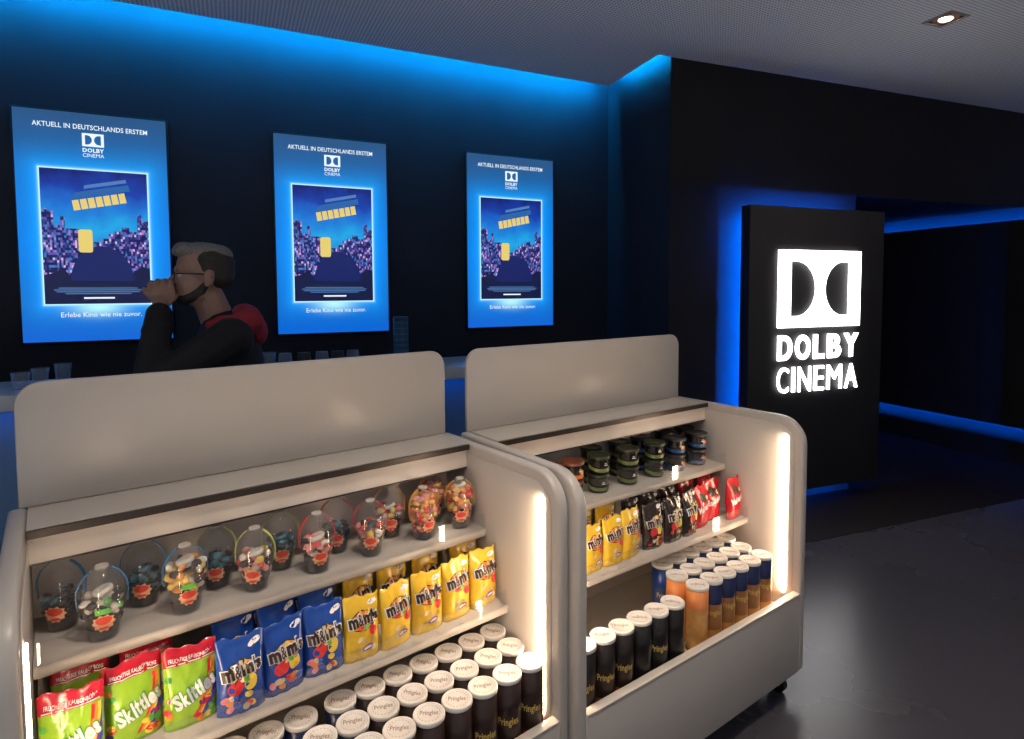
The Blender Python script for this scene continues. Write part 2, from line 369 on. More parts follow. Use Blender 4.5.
# ------------------------------------------------------------------ wall screens
def nd(nt, t, **k):
    n = nt.nodes.new(t)
    for a, b in k.items(): setattr(n, a, b)
    return n
def mth(nt, op, a, b=None, c=None):
    n = nt.nodes.new('ShaderNodeMath'); n.operation = op
    for i, v in enumerate((a, b, c)):
        if v is None: continue
        if isinstance(v, (int, float)): n.inputs[i].default_value = v
        else: nt.links.new(v, n.inputs[i])
    return n.outputs[0]
SW, SH = .686, 1.224           # lit area
PX0, PX1, PZ0, PZ1 = -.247, .247, .200, .930    # poster window (local x, local z)
def screen_mat():
    m = bpy.data.materials.new('lit advert screen'); m.use_nodes = True; nt = m.node_tree; L = nt.links
    b = nt.nodes['Principled BSDF']; b.inputs['Base Color'].default_value = (.01, .01, .012, 1); b.inputs['Roughness'].default_value = .25
    tc = nd(nt, 'ShaderNodeTexCoord'); sp = nd(nt, 'ShaderNodeSeparateXYZ'); L.new(tc.outputs['Object'], sp.inputs[0])
    x, z = sp.outputs['X'], sp.outputs['Z']
    cx, cz = (PX0+PX1)/2, (PZ0+PZ1)/2; hx, hz = (PX1-PX0)/2, (PZ1-PZ0)/2
    dx = mth(nt, 'SUBTRACT', mth(nt, 'ABSOLUTE', mth(nt, 'SUBTRACT', x, cx)), hx)
    dz = mth(nt, 'SUBTRACT', mth(nt, 'ABSOLUTE', mth(nt, 'SUBTRACT', z, cz)), hz)
    d = mth(nt, 'MAXIMUM', dx, dz)
    ox = mth(nt, 'MAXIMUM', dx, 0.0); oz = mth(nt, 'MAXIMUM', dz, 0.0)
    dist = mth(nt, 'SQRT', mth(nt, 'ADD', mth(nt, 'MULTIPLY', ox, ox), mth(nt, 'MULTIPLY', oz, oz)))
    glow = mth(nt, 'POWER', 2.718, mth(nt, 'MULTIPLY', dist, -16.0))
    line = mth(nt, 'POWER', 2.718, mth(nt, 'MULTIPLY', dist, -230.0))
    # vertical base: steel blue at the top, brighter blue at the bottom, smoky variation
    nz = nd(nt, 'ShaderNodeTexNoise'); nz.inputs['Scale'].default_value = 3.0; nz.inputs['Detail'].default_value = 2; L.new(tc.outputs['Object'], nz.inputs['Vector'])
    v = mth(nt, 'ADD', mth(nt, 'DIVIDE', z, SH), mth(nt, 'MULTIPLY', mth(nt, 'SUBTRACT', nz.outputs['Fac'], .5), .12))
    rp = nd(nt, 'ShaderNodeValToRGB'); L.new(v, rp.inputs[0]); e = rp.color_ramp.elements
    e[0].position = 0; e[0].color = (.002, .12, .66, 1); e[1].position = 1; e[1].color = (.022, .085, .22, 1)
    for p, c in ((.12, (.003, .115, .54)), (.45, (.0, .16, .70)), (.72, (.0, .14, .58)), (.88, (.012, .10, .32))):
        k = e.new(p); k.color = (*c, 1)
    mix = nd(nt, 'ShaderNodeMix', data_type='RGBA', blend_type='ADD'); mix.inputs[0].default_value = 1
    g = nd(nt, 'ShaderNodeMix', data_type='RGBA'); L.new(glow, g.inputs[0]); g.inputs[6].default_value = (0, 0, 0, 1); g.inputs[7].default_value = (.0, .24, .50, 1)
    L.new(rp.outputs[0], mix.inputs[6]); L.new(g.outputs[2], mix.inputs[7])
    ml = nd(nt, 'ShaderNodeMix', data_type='RGBA'); L.new(line, ml.inputs[0]); L.new(mix.outputs[2], ml.inputs[6]); ml.inputs[7].default_value = (.55, .95, 1.0, 1)
    # flare under the window centre
    fx = mth(nt, 'MULTIPLY', mth(nt, 'SUBTRACT', x, -.005), 9.0); fz = mth(nt, 'MULTIPLY', mth(nt, 'SUBTRACT', z, PZ0-.012), 22.0)
    fl = mth(nt, 'POWER', 2.718, mth(nt, 'MULTIPLY', mth(nt, 'ADD', mth(nt, 'MULTIPLY', fx, fx), mth(nt, 'MULTIPLY', fz, fz)), -1.0))
    mf = nd(nt, 'ShaderNodeMix', data_type='RGBA'); L.new(fl, mf.inputs[0]); L.new(ml.outputs[2], mf.inputs[6]); mf.inputs[7].default_value = (.5, .95, 1, 1)
    L.new(mf.outputs[2], b.inputs['Emission Color']); b.inputs['Emission Strength'].default_value = 1.0
    return m
def poster_mat():
    m = bpy.data.materials.new('lit poster picture'); m.use_nodes = True; nt = m.node_tree; L = nt.links
    b = nt.nodes['Principled BSDF']; b.inputs['Base Color'].default_value = (.01, .01, .012, 1); b.inputs['Roughness'].default_value = .25
    tc = nd(nt, 'ShaderNodeTexCoord'); sp = nd(nt, 'ShaderNodeSeparateXYZ'); L.new(tc.outputs['Object'], sp.inputs[0])
    nz = nd(nt, 'ShaderNodeTexNoise'); nz.inputs['Scale'].default_value = 7.0; nz.inputs['Detail'].default_value = 4; L.new(tc.outputs['Object'], nz.inputs['Vector'])
    v = mth(nt, 'DIVIDE', mth(nt, 'SUBTRACT', sp.outputs['Z'], PZ0), PZ1-PZ0)
    v = mth(nt, 'ADD', v, mth(nt, 'MULTIPLY', mth(nt, 'SUBTRACT', nz.outputs['Fac'], .5), .35))
    rp = nd(nt, 'ShaderNodeValToRGB'); L.new(v, rp.inputs[0]); e = rp.color_ramp.elements
    e[0].position = 0; e[0].color = (.002, .006, .03, 1); e[1].position = 1; e[1].color = (.004, .012, .17, 1)
    for p, c in ((.20, (.004, .02, .12)), (.38, (.02, .16, .52)), (.55, (.012, .38, .80)), (.72, (.008, .17, .66)), (.86, (.005, .05, .42))):
        k = e.new(p); k.color = (*c, 1)
    L.new(rp.outputs[0], b.inputs['Emission Color']); b.inputs['Emission Strength'].default_value = 1.0
    return m
def windows_mat():
    m = bpy.data.materials.new('lit city windows'); m.use_nodes = True; nt = m.node_tree; L = nt.links
    b = nt.nodes['Principled BSDF']; b.inputs['Base Color'].default_value = (.01, .01, .012, 1)
    tc = nd(nt, 'ShaderNodeTexCoord'); mp = nd(nt, 'ShaderNodeMapping'); mp.inputs['Scale'].default_value = (110, 1, 75); L.new(tc.outputs['Object'], mp.inputs[0])
    fl = nd(nt, 'ShaderNodeVectorMath', operation='FLOOR'); L.new(mp.outputs[0], fl.inputs[0])
    wn = nd(nt, 'ShaderNodeTexWhiteNoise', noise_dimensions='3D'); L.new(fl.outputs[0], wn.inputs['Vector'])
    rp = nd(nt, 'ShaderNodeValToRGB'); rp.color_ramp.interpolation = 'CONSTANT'; L.new(wn.outputs['Value'], rp.inputs[0]); e = rp.color_ramp.elements
    e[0].position = 0; e[0].color = (.010, .012, .09, 1); e[1].position = .85; e[1].color = (.34, .20, .60, 1)
    for p, c in ((.40, (.03, .05, .25)), (.55, (.12, .08, .40)), (.70, (.05, .20, .55)), (.95, (.7, .45, .75))):
        k = e.new(p); k.color = (*c, 1)
    L.new(rp.outputs[0], b.inputs['Emission Color']); b.inputs['Emission Strength'].default_value = 1.0
    return m
SCRM, POSM, WINM = screen_mat(), poster_mat(), windows_mat()
PWHITE = emat('screen white lettering', (.85, .95, 1.0), 1.0)
PPALE = emat('screen pale credits', (.10, .25, .55), .8)
PYEL = emat('screen yellow block', (.80, .62, .16), 1.0)
PDARK = emat('screen dark foreground', (.003, .006, .05), 1.0)
PMID = emat('screen blue foreground', (.005, .012, .12), 1.0)
PLOGO = emat('screen logo blue', (.02, .12, .38), 1.0)
BEZEL = mat('black screen bezel', (.008, .008, .01), .3)
def logo_shapes(mb, cx, cz, W, H, fn, m, mD=None, rim=.14, n=14):
    """white box with two facing D-shaped cut-outs, made as real polygons"""
    x0, x1, z0, z1 = cx-W/2, cx+W/2, cz-H/2, cz+H/2
    rw = W*.135; rh = H*.145
    zi0, zi1 = z0+rh, z1-rh
    DW = W*.315; HH = (zi1-zi0)/2
    flat = DW*.28
    def dshape(sgn):      # outline from the straight side round the bulge
        xs = x0+rw if sgn > 0 else x1-rw
        pts = []
        for k in range(n+1):
            a = -math.pi/2+math.pi*k/n
            pts.append((xs+sgn*(flat+(DW-flat)*math.cos(a)), cz+HH*math.sin(a)))
        return xs, pts
    F = lambda p: fn(*p)
    # top and bottom bars, side bars
    for a, b, c, d in ((x0, x1, z0, zi0), (x0, x1, zi1, z1), (x0, x0+rw, zi0, zi1), (x1-rw, x1, zi0, zi1)):
        mb.add([F((a, c)), F((b, c)), F((b, d)), F((a, d))], [(0, 1, 2, 3)], m)
    _, dl = dshape(1); _, dr = dshape(-1)
    for k in range(n):    # centre piece between both bulges
        mb.add([F(dl[k]), F(dr[k]), F(dr[k+1]), F(dl[k+1])], [(0, 1, 2, 3)], m)
    # small corner triangles left between bar, flat and bulge are closed by the curves above
def make_screen():
    t = thing('wall_screen', 'x', 'screen', (0, 0, 0), 0, 'advert screens on the dark wall')
    mb = MB(); mb.box(-.352, .352, 0, .0295, -.006, 1.236); mb.build('bezel', BEZEL, t, bevel=.003)
    mb = MB(); mb.box(-SW/2, SW/2, -.002, .001, 0.003, .003+SH); scr = mb.build('display_panel', SCRM, t)
    f = lambda d: (lambda x, z: (x, -d, z))
    mb = MB(); mb.box(PX0+.005, PX1-.005, -.0028, -.0021, PZ0+.005, PZ1-.005); mb.build('poster_picture', POSM, scr)
    # skyline blocks (generic night city)
    rr = random.Random(3); mb = MB()
    x = PX0+.006
    while x < PX1-.02:
        wdt = rr.uniform(.018, .04); c = abs(x)/.25
        hgt = .30+.26*c*rr.uniform(.5, 1.0) if x < -.10 else .30+.20*max(0, x/.25)*rr.uniform(.6, 1.1)+rr.uniform(0, .03)
        x1 = min(x+wdt, PX1-.006)
        mb.box(x, x1, -.0034, -.0029, PZ0+.15, PZ0+.02+hgt); x = x1
    mb.build('skyline', WINM, scr)
    mb = MB()
    mound = [(PX0+.006, PZ0+.006), (PX1-.006, PZ0+.006), (PX1-.006, PZ0+.20), (.20, PZ0+.21), (.16, PZ0+.17), (.14, PZ0+.15), (-.12, PZ0+.15), (-.16, PZ0+.20), (-.20, PZ0+.17), (PX0+.006, PZ0+.16)]
    mb.prism([(x, z) for x, z in mound], 'y', -.0040, -.0036)
    mb.build('foreground_shape', PDARK, scr)
    mb = MB(); hill = [(-.13, PZ0+.13)]+[(.02+.145*math.cos(math.radians(a)), PZ0+.13+.19*math.sin(math.radians(a))) for a in range(180, -1, -15)]
    mb.prism(hill, 'y', -.0048, -.0042); mb.build('foreground_mound', PMID, scr)
    mb = MB(); ca, sa = math.cos(.22), math.sin(.22)
    rot = lambda x, z: (.02+x*ca-z*sa, PZ0+.565+x*sa+z*ca)
    for k in range(7): mb.prism([rot(-.128+.036*k+a_, b_) for a_, b_ in ((0, -.032), (.031, -.032), (.033, .022), (.004, .022))], 'y', -.0048, -.0042, 0)
    mb.prism([rot(*p) for p in ((-.13, .028), (.15, .028), (.15, .062), (-.10, .062))], 'y', -.0048, -.0042, 1)
    mb.prism([rot(*p) for p in ((-.055, .074), (.145, .074), (.145, .092), (-.05, .092))], 'y', -.0048, -.0042, 2)
    mb.build('title_block', [PYEL, PLOGO, PPALE], scr)
    mb = MB(); mb.prism([(-.052+sx*.020+.012*math.cos(math.radians(q)), PZ0+.345+sz*.050+.012*math.sin(math.radians(q))) for sx, sz, q0 in ((1, 1, 0), (-1, 1, 90), (-1, -1, 180), (1, -1, 270)) for q in (q0, q0+30, q0+60, q0+90)], 'y', -.0056, -.0050)
    mb.build('yellow_patch', PYEL, scr)
    mb = MB()
    for k, (wd, zz) in enumerate(((.36, .088), (.40, .078), (.38, .068), (.30, .058))): mb.box(-wd/2, wd/2, -.0060, -.0056, PZ0+zz, PZ0+zz+.005)
    mb.box(-.07, .07, -.0060, -.0056, PZ0+.032, PZ0+.041, 1); mb.build('credit_lines', [PPALE, PWHITE], scr)
    mb = MB(); put_text(mb, 'AKTUELL IN DEUTSCHLANDS ERSTEM', .515, .026, f(.0034), bold=.010, cx=-.005, res=3, cy=SH*.938+.006); mb.build('heading_lettering', PWHITE, scr, fix=False)
    mb = MB(); logo_shapes(mb, 0, SH*.879+.012, .098, .070, f(.0032), 0); mb.build('logo', PWHITE, scr, fix=False)
    mb = MB(); put_text(mb, 'DOLBY', .096, .022, f(.0032), bold=.03, cy=SH*.834+.012); mb.build('name_lettering', PWHITE, scr, fix=False)
    mb = MB(); put_text(mb, 'CINEMA', .096, .020, f(.0032), bold=.0, cy=SH*.812+.012); mb.build('name_lettering', PWHITE, scr, fix=False)
    mb = MB(); put_text(mb, 'Erlebe Kino wie nie zuvor.', .37, .026, f(.0032), bold=.0, cx=.01, cy=SH*.110+.012); mb.build('slogan_lettering', PWHITE, scr, fix=False)
    return t
scr0 = make_screen()
for k, (s, lab) in enumerate(((-.652, 'lit blue advert screen on dark wall, largest, behind the person drinking'), (.600, 'lit blue advert screen on dark wall, middle one right of the person'), (1.853, 'lit blue advert screen on dark wall, smallest, nearest the black wall'))):
    o = scr0 if k == 0 else copy_tree(scr0)
    o.location = wallp(s, .03, 1.3115); o.rotation_euler = (0, 0, TH); o['label'] = lab

# ------------------------------------------------------------------ illuminated sign
t = thing('illuminated_sign', 'tall black cinema sign with glowing white logo and blue backlight', 'sign', blackp(0, 0, 0), AN)
SX0, SX1, SZ0, SZ1 = .545, 1.820, .115, 2.152
mb = MB(); mb.box(SX0, SX1, -.15, -.10, SZ0, SZ1); sb_ = mb.build('sign_panel', SIGNBODY, t, bevel=.003)
mb = MB()
for (x0, x1, z0, z1) in ((.7, .78, .5, .6), (1.4, 1.48, .5, .6), (.7, .78, 1.7, 1.8), (1.4, 1.48, 1.7, 1.8)): mb.box(x0, x1, -.0995, -.001, z0, z1)
mb.build('bracket', BLACKM, t)
for (x0, x1, z0, z1) in ((SX0+.0005, SX0+.0065, SZ0+.0005, SZ1-.0005), (SX1-.0065, SX1-.0005, SZ0+.0005, SZ1-.0005), (SX0+.007, SX1-.007, SZ1-.0065, SZ1-.0005), (SX0+.007, SX1-.007, SZ0+.0005, SZ0+.0065)):
    mb = MB(); mb.box(x0, x1, -.0998, -.062, z0, z1); mb.build('glow_cutoff_flange', SIGNBODY, t)  # flange added to cut the led glow to a crisp band
for (x0, x1, z0, z1) in ((SX0+.082, SX0+.098, SZ0+.10, SZ1-.10), (SX0+.10, S_END-.10, SZ1-.098, SZ1-.082), (SX0+.10, S_END-.10, SZ0+.082, SZ0+.098)):
    mb = MB(); mb.box(x0, x1, -.0999, -.0965, z0, z1); mb.build('led_strip', SIGNLED, t)
fs = lambda x, z: (x, -.172, z)
def extrude_flat(mb2, d):
    """turn a flat sheet (facing -y) into a solid of depth d"""
    me = mb2.mesh('tmp', SIGNW, fix=False); bm = bmesh.new(); bm.from_mesh(me); bpy.data.meshes.remove(me)
    bmesh.ops.remove_doubles(bm, verts=bm.verts, dist=1e-5)
    r = bmesh.ops.extrude_face_region(bm, geom=list(bm.faces))
    bmesh.ops.translate(bm, vec=(0, d, 0), verts=[v for v in r['geom'] if isinstance(v, bmesh.types.BMVert)])
    bmesh.ops.recalc_face_normals(bm, faces=bm.faces)
    me = bpy.data.meshes.new('sheet'); bm.to_mesh(me); bm.free(); me.materials.append(SIGNW); return me
mb = MB(); logo_shapes(mb, 1.176, 1.578, .770, .545, fs, 0, n=24); link('logo', extrude_flat(mb, .02), t)
for s_, cz, h_, bd, wts in (('DOLBY', 1.163, .176, .030, (1.0, 1.05, .78, 1.0, 1.08)), ('CINEMA', .934, .180, -.002, (.86, .20, .98, .78, 1.2, 1.05))):
    gp = .034; k_ = (.765-gp*(len(s_)-1))/sum(wts); x = 1.172-.765/2
    for ch, q in zip(s_, wts):
        vs, ff, _ = text2d(ch, 1, bd, 6); mb = MB()
        mb.add([fs(x+(a+.5)*q*k_, cz+b*h_) for a, b in vs], ff)
        link('letter', extrude_flat(mb, .012), t); x += q*k_+gp

# ------------------------------------------------------------------ corridor floating panel with blue light slots
t = thing('wall_panel', 'floating black corridor wall panel edged with blue light', 'wall panel', cw, AN+math.pi/2)   # local x = away, local -y = +AD
mb = MB(); mb.box(-2.9, 3.5, .0, .022, .352, 2.165); mb.build('panel', BLACKW, t)
for z0, z1 in ((.3525, .3585), (2.1585, 2.1645)):
    mb = MB(); mb.box(-2.89, 3.49, -.040, -.0002, z0, z1); mb.build('glow_cutoff_flange', BLACKW, t)  # added flange, limits how far the blue glow spreads past the panel
for z0 in (.440, 2.065):
    mb = MB(); mb.box(-2.85, 3.45, -.0035, -.0003, z0, z0+.016); mb.build('led_strip', SIGNLED, t)
mb = MB()
for x in (-2, 0, 2): mb.box(x, x+.1, -.0985, -.0005, 1.0, 1.3)
mb.build('bracket', BLACKM, t)

# ------------------------------------------------------------------ bar counter
CTOP = mat('pale counter top', (.55, .58, .62), .25, var=.04)
CFRONT = mat('blue lit counter front', (.12, .24, .42), .5, var=.04)
BLUELED = emat('blue led under counter', (0.0, .22, 1.0), 6.0)
t = thing('bar_counter', 'long bar counter with pale top and blue front below the screens', 'counter', wallp(0, .98, 0), TH)
mb = MB(); mb.box(-5.5, 2.05, 0, .47, 1.105, 1.172); mb.build('counter_top', CTOP, t, bevel=.006)
mb = MB(); mb.box(-5.45, 2.0, .10, .13, 0.02, 1.1045); mb.build('front_panel', CFRONT, t)
mb = MB(); mb.box(1.97, 2.0, .131, .45, 0.02, 1.1045); mb.build('end_panel', CFRONT, t)
mb = MB(); mb.box(-5.4, 1.95, .034, .052, 1.1015, 1.1045); mb.build('led_strip', BLUELED, t)
def ctr(px, off): # a spot on the counter seen in line with px
    d = Vector(((px-512)/590.0, 1, 0)); k = (TDIST-off)/d.dot(TN); return d*k
def tumbler(px, off, label, r=.034, h=.095):
    t = thing('drinking_glass', label, 'glass', ctr(px, off)+Vector((0, 0, 1.1725)), 0, 'glasses on the bar counter')
    mb = MB(); mb.lathe([(r*.80, 0), (r*.82, .004), (r, h), (r-.003, h), (r*.78, .010), (.001, .009)], 20, cap1=False); mb.build('tumbler', GLASS, t)
tumbler(17, .80, 'clear glass at the far left end of the counter', h=.07)
tumbler(37, .66, 'clear glass second from left, behind the nearer display corner', h=.07)
for k, px in enumerate((60, 256, 268)): tumbler(px, .62 if k else .6, ['clear glass third from left, half hidden by the display back', 'clear glass directly behind the back of the person drinking', 'second clear glass behind the back of the person drinking'][k], h=.09 if k else .08)
PAPER = [mat('blue grey paper cup', (.12, .17, .25), .5), mat('black paper cup', (.02, .02, .025), .5)]
for k, px in enumerate((284, 303, 321, 337, 352)):
    t = thing('paper_cup', '%s small upturned cup in the row below the middle screen, from the person' % ORD[k], 'cup', ctr(px, .66)+Vector((0, 0, 1.1725)), 0, 'cups on the bar counter')
    mb = MB(); mb.lathe([(.038, 0), (.039, .004), (.030, .085), (.027, .085), (.027, .082)], 18, cap1=True); mb.build('cup_body', PAPER[k % 2], t)
    mb = MB(); mb.lathe([(.0395, .0), (.0405, .003), (.0395, .006)], 18, cap0=False, cap1=False); mb.build('rim', PAPER[k % 2], t)
t = thing('cup_stack', 'tall dark blue stack of cups on the counter right of the middle screen', 'cup_stack', ctr(400.5, .62)+Vector((0, 0, 1.1725)), 0)  # stack of nested cups, built as one lidded cylinder
CAN1 = mat('deep blue canister', (.02, .07, .16), .35); CAN2 = mat('teal canister band', (.02, .16, .20), .35)
mb = MB(); mb.lathe([(.040, 0), (.042, .004), (.042, .24), (.038, .246)], 24); mb.build('body', CAN1, t)
mb = MB()
for k in range(7): mb.lathe([(.0422, .03+k*.032), (.0432, .034+k*.032), (.0422, .038+k*.032)], 24, cap0=False, cap1=False)
mb.build('rib', CAN2, t)
mb = MB(); mb.lathe([(.043, .240), (.043, .256), (.040, .260)], 24); mb.build('lid', CAN1, t)

# ------------------------------------------------------------------ display units
W, D, T = 1.18, .615, .036
UB = math.atan2(.6, .8)
UN = {'R': (1.0655, 1.1298, -.0211), 'L': (-.1170, 1.1374, .0213)}
UUv = Vector((.8, .6, 0)); VVv = Vector((-.6, .8, 0))
def unit_rot(s): return UB+UN[s][2]
def upos(s, a, b, h):
    u0, v0, r = UN[s]; u = u0+a*math.cos(r)-b*math.sin(r); v = v0+a*math.sin(r)+b*math.cos(r)
    p = UUv*u+VVv*v; return Vector((p.x, p.y, h))
H1, B1, H2, B2, HL, HBIN = .836, .3345, .638, .2231, .408, .330
def make_unit():
    t = thing('display_stand', 'x', 'display stand', (0, 0, 0), 0, 'white snack display stands')
    prof = [(D, .094), (D, 1.084)]+arc(.105, .979, .105, 90, 180, 10)+arc(.014, .108, .014, 180, 270, 5)
    lin = [(D-.05, .15), (D-.05, 1.052)]+arc(.108, .976, .076, 90, 180, 10)+[(.032, .15)]
    for x0, x1, xi, sg in ((0, T, T, 1), (W-T, W, W-T, -1)):
        mb = MB(); mb.prism(prof, 'x', x0, x1); sd = mb.build('side_panel', WHITE, t, bevel=.010, seg=3)
        mb = MB(); mb.prism(lin, 'x', min(xi, xi+sg*.003), max(xi, xi+sg*.003)); mb.build('inner_liner', WHITE2, sd, bevel=.0012, seg=1)
        a0 = xi+sg*.0025
        mb = MB(); pr = arc(.068, 1.005, .0105, 0, 180, 6)+arc(.068, .40, .0105, 180, 360, 6); mb.prism(pr, 'x', min(a0, a0+sg*.006), max(a0, a0+sg*.006)); tag(mb.build('led_strip', LEDW, sd), 'glowing warm white light strip')
    mb = MB(); mb.box(T-.004, W-T+.004, .0012, .024, .096, HL-.006); mb.build('front_panel', WHITE, t, bevel=.003, seg=3)
    mb = MB(); mb.box(T+.0005, W-T-.0005, -.001, .0275, HL-.0055, HL); mb.build('front_lip', WHITE2, t, bevel=.002)
    mb = MB(); mb.box(T+.0005, W-T-.0005, .0245, D-.032, HBIN-.02, HBIN); mb.build('bin_floor', WHITE2, t)
    mb = MB(); mb.box(T+.0005, W-T-.0005, .0245, D-.002, .10, .12); mb.build('bottom_board', WHITE, t)
    mb = MB(); mb.box(T+.0005, W-T-.0005, .566, .584, .121, 1.059); mb.build('back_board', WHITE2, t)
    x0, x1, z0, z1, r = .02, W-.02, 1.0845, 1.374, .055
    mb = MB(); mb.prism([(x0, z0), (x1, z0)]+arc(x1-r, z1-r, r, 0, 90, 8)+arc(x0+r, z1-r, r, 90, 180, 8), 'y', .5995, .6145); mb.build('back_panel', WHITE, t, bevel=.003)
    mb = MB(); mb.box(T+.0005, W-T-.0005, .4345, D-.001, 1.062, 1.0838); mb.build('ledge', WHITE, t)
    mb = MB(); mb.box(T+.0005, W-T-.0005, .4405, .4555, 1.008, 1.0615); mb.build('fascia', WHITE2, t)
    mb = MB(); mb.box(T+.001, W-T-.001, .4255, .4340, 1.066, 1.0826); mb.build('rail', RAILM, t)
    mb = MB(); mb.box(T+.001, W-T-.001, .4395, .4565, 1.0035, 1.0078); mb.build('rail', RAILM, t)  # metal lower edge of the fascia; dark strip also draws its shadow line
    for h, b in ((H1, B1), (H2, B2)):
        mb = MB(); mb.box(T+.004, W-T-.004, b, .5655, h-.024, h); sh = mb.build('shelf', WHITE2, t, bevel=.0015, seg=1)
        mb = MB(); mb.box(T+.012, W-T-.010, b-.0035, b-.0005, h-.004, h+.050); mb.build('clear_guard', ACRY, sh)
    for cx in (.07, W-.07):
        for cy in (.065, D-.07):
            c = MB(); c.box(cx-.02, cx+.02, cy-.02, cy+.02, .088, .0995); c.box(cx-.016, cx-.012, cy-.016, cy+.016, .030, .088); c.box(cx+.012, cx+.016, cy-.016, cy+.016, .030, .088)
            co = c.build('caster', mat('steel fork', (.3, .3, .3), .4, .8), t)
            c = MB(); n = 16
            pr = [(cy+.034*math.cos(2*math.pi*k/n), .0345+.034*math.sin(2*math.pi*k/n)) for k in range(n)]
            c.prism(pr, 'x', cx-.011, cx+.011); c.build('wheel', RUBBER, co)
    return t
un0 = make_unit()
un0.location = upos('L', 0, 0, 0); un0.rotation_euler = (0, 0, unit_rot('L')); un0['label'] = 'nearer white snack display stand, holding the domed candy cups'
un1 = copy_tree(un0)
un1.location = upos('R', 0, 0, 0); un1.rotation_euler = (0, 0, unit_rot('R')); un1['label'] = 'farther white snack display stand, beside the black cinema sign'

# ------------------------------------------------------------------ crisp cans
LIDM = mat('milky plastic lid', (.80, .76, .71), .35)
LIDP = mat('lid print', (.33, .24, .19), .5)
GOLDT = mat('golden print', (.70, .48, .12), .4)
CANS = {
    'brown': ((.035, .018, .014), (.035, .018, .014), (.20, .03, .02), 'dark brown'),
    'black': ((.014, .011, .010), (.014, .011, .010), (.030, .016, .010), 'black'),
    'copper': ((.016, .011, .010), (.03, .015, .010), (.42, .11, .03), 'black copper-based'),
    'navy': ((.012, .020, .085), (.015, .02, .07), (.02, .02, .05), 'navy blue'),
    'gold': ((.012, .018, .075), (.34, .15, .05), (.66, .30, .07), 'navy and gold'),
    'orange': ((.80, .27, .08), (.72, .36, .11), (.68, .36, .10), 'orange'),
    'blue': ((.02, .06, .26), (.05, .08, .22), (.60, .33, .09), 'blue and yellow'),
}
CR = .0375
_can = {}
def can_proto(kind):
    top, mid, bot, word = CANS[kind]
    ms = [mat('can %s top' % kind, top, .28, var=.1), mat('can %s middle' % kind, mid, .28, var=.15), mat('can %s base' % kind, bot, .28, var=.15), mat('tin rim', (.6, .58, .55), .25, .9)]
    t = thing('crisp_can', 'x', 'snack can')
    mb = MB(); pr = [(CR-.001, 0), (CR+.0008, .001), (CR+.0008, .005), (CR, .006), (CR, .055), (CR, .06), (CR, .145), (CR, .15), (CR, .222)]
    mb.lathe(pr, 24, mfun=lambda i: 3 if i < 3 else (2 if i < 5 else (1 if i < 7 else 0))); body = mb.build('can_body', ms, t, fix=False)
    f = lambda x, z: ((CR+.0011)*math.sin(x/CR), -(CR+.0011)*math.cos(x/CR), z)
    mb = MB(); put_text(mb, 'Pringles', .056, .026, f, bold=.02, cy=.120)
    mb.build('lettering', GOLDT, body, fix=False)
    mb = MB(); put_disc(mb, .0, .050, .010, .007, f, 0); put_disc(mb, .015, .040, .010, .006, f, 1); put_disc(mb, -.016, .038, .011, .006, f, 0)
    mb.build('crisp_print', [mat('crisp print light', (.62, .36, .10), .5), mat('crisp print dark', (.36, .10, .04), .5)], body, fix=False)
    mb = MB(); mb.lathe([(.0384, .2205), (.0390, .2215), (.0390, .229), (.0382, .2315), (.0345, .2315), (.033, .2300), (.002, .2300)], 28); lid = mb.build('lid', LIDM, t, fix=False)
    mb = MB(); g = lambda x, y: (x, y, .2304)
    put_text(mb, 'Pringles', .044, .020, g, bold=.02)
    for k in range(20):
        a0, a1 = 2*math.pi*k/20, 2*math.pi*(k+.5)/20
        mb.add([g(.0262*math.cos(a0), .0262*math.sin(a0)), g(.0275*math.cos(a0), .0275*math.sin(a0)), g(.0275*math.cos(a1), .0275*math.sin(a1)), g(.0262*math.cos(a1), .0262*math.sin(a1))], [(0, 1, 2, 3)])
    mb.build('lid_print', LIDP, lid, fix=False)
    return t
def can(kind, side, a, b, label, group, turn=0.0):
    if kind not in _can: _can[kind] = o = can_proto(kind)
    else: o = copy_tree(_can[kind])
    o.location = upos(side, a, b, HBIN+.0005); o.rotation_euler = (0, 0, unit_rot(side)+turn); o['label'] = label; o['group'] = group
    return o
rr = random.Random(11)
# nearer stand: three rows
rows = [('front', .066, [1.096, 1.016, .936, .857, .777, .698, .619, .540, .461, .382, .303]),
        ('middle', .155, [1.098, 1.018, .938, .859, .780, .701, .622, .543, .464, .385, .306, .227]),
        ('rear', .246, [1.102, 1.023, .944, .865, .786, .707, .628, .530, .451, .372, .293, .214])]
for nm, b, al in rows:
    for k, a in enumerate(al):
        kind = 'brown' if (nm == 'front' and k < 5) or (nm != 'front' and k < 3) else 'navy' if nm != 'front' and k >= 6 else 'brown'
        word = CANS[kind][3]
        can(kind, 'L', a, b+.02*max(0, (a-.95)), '%s crisp can, %s row of nearer stand bin, %s from its right end' % (word, nm, ORD[k]), 'crisp cans in the nearer stand', rr.uniform(-.25, .25)-.60)
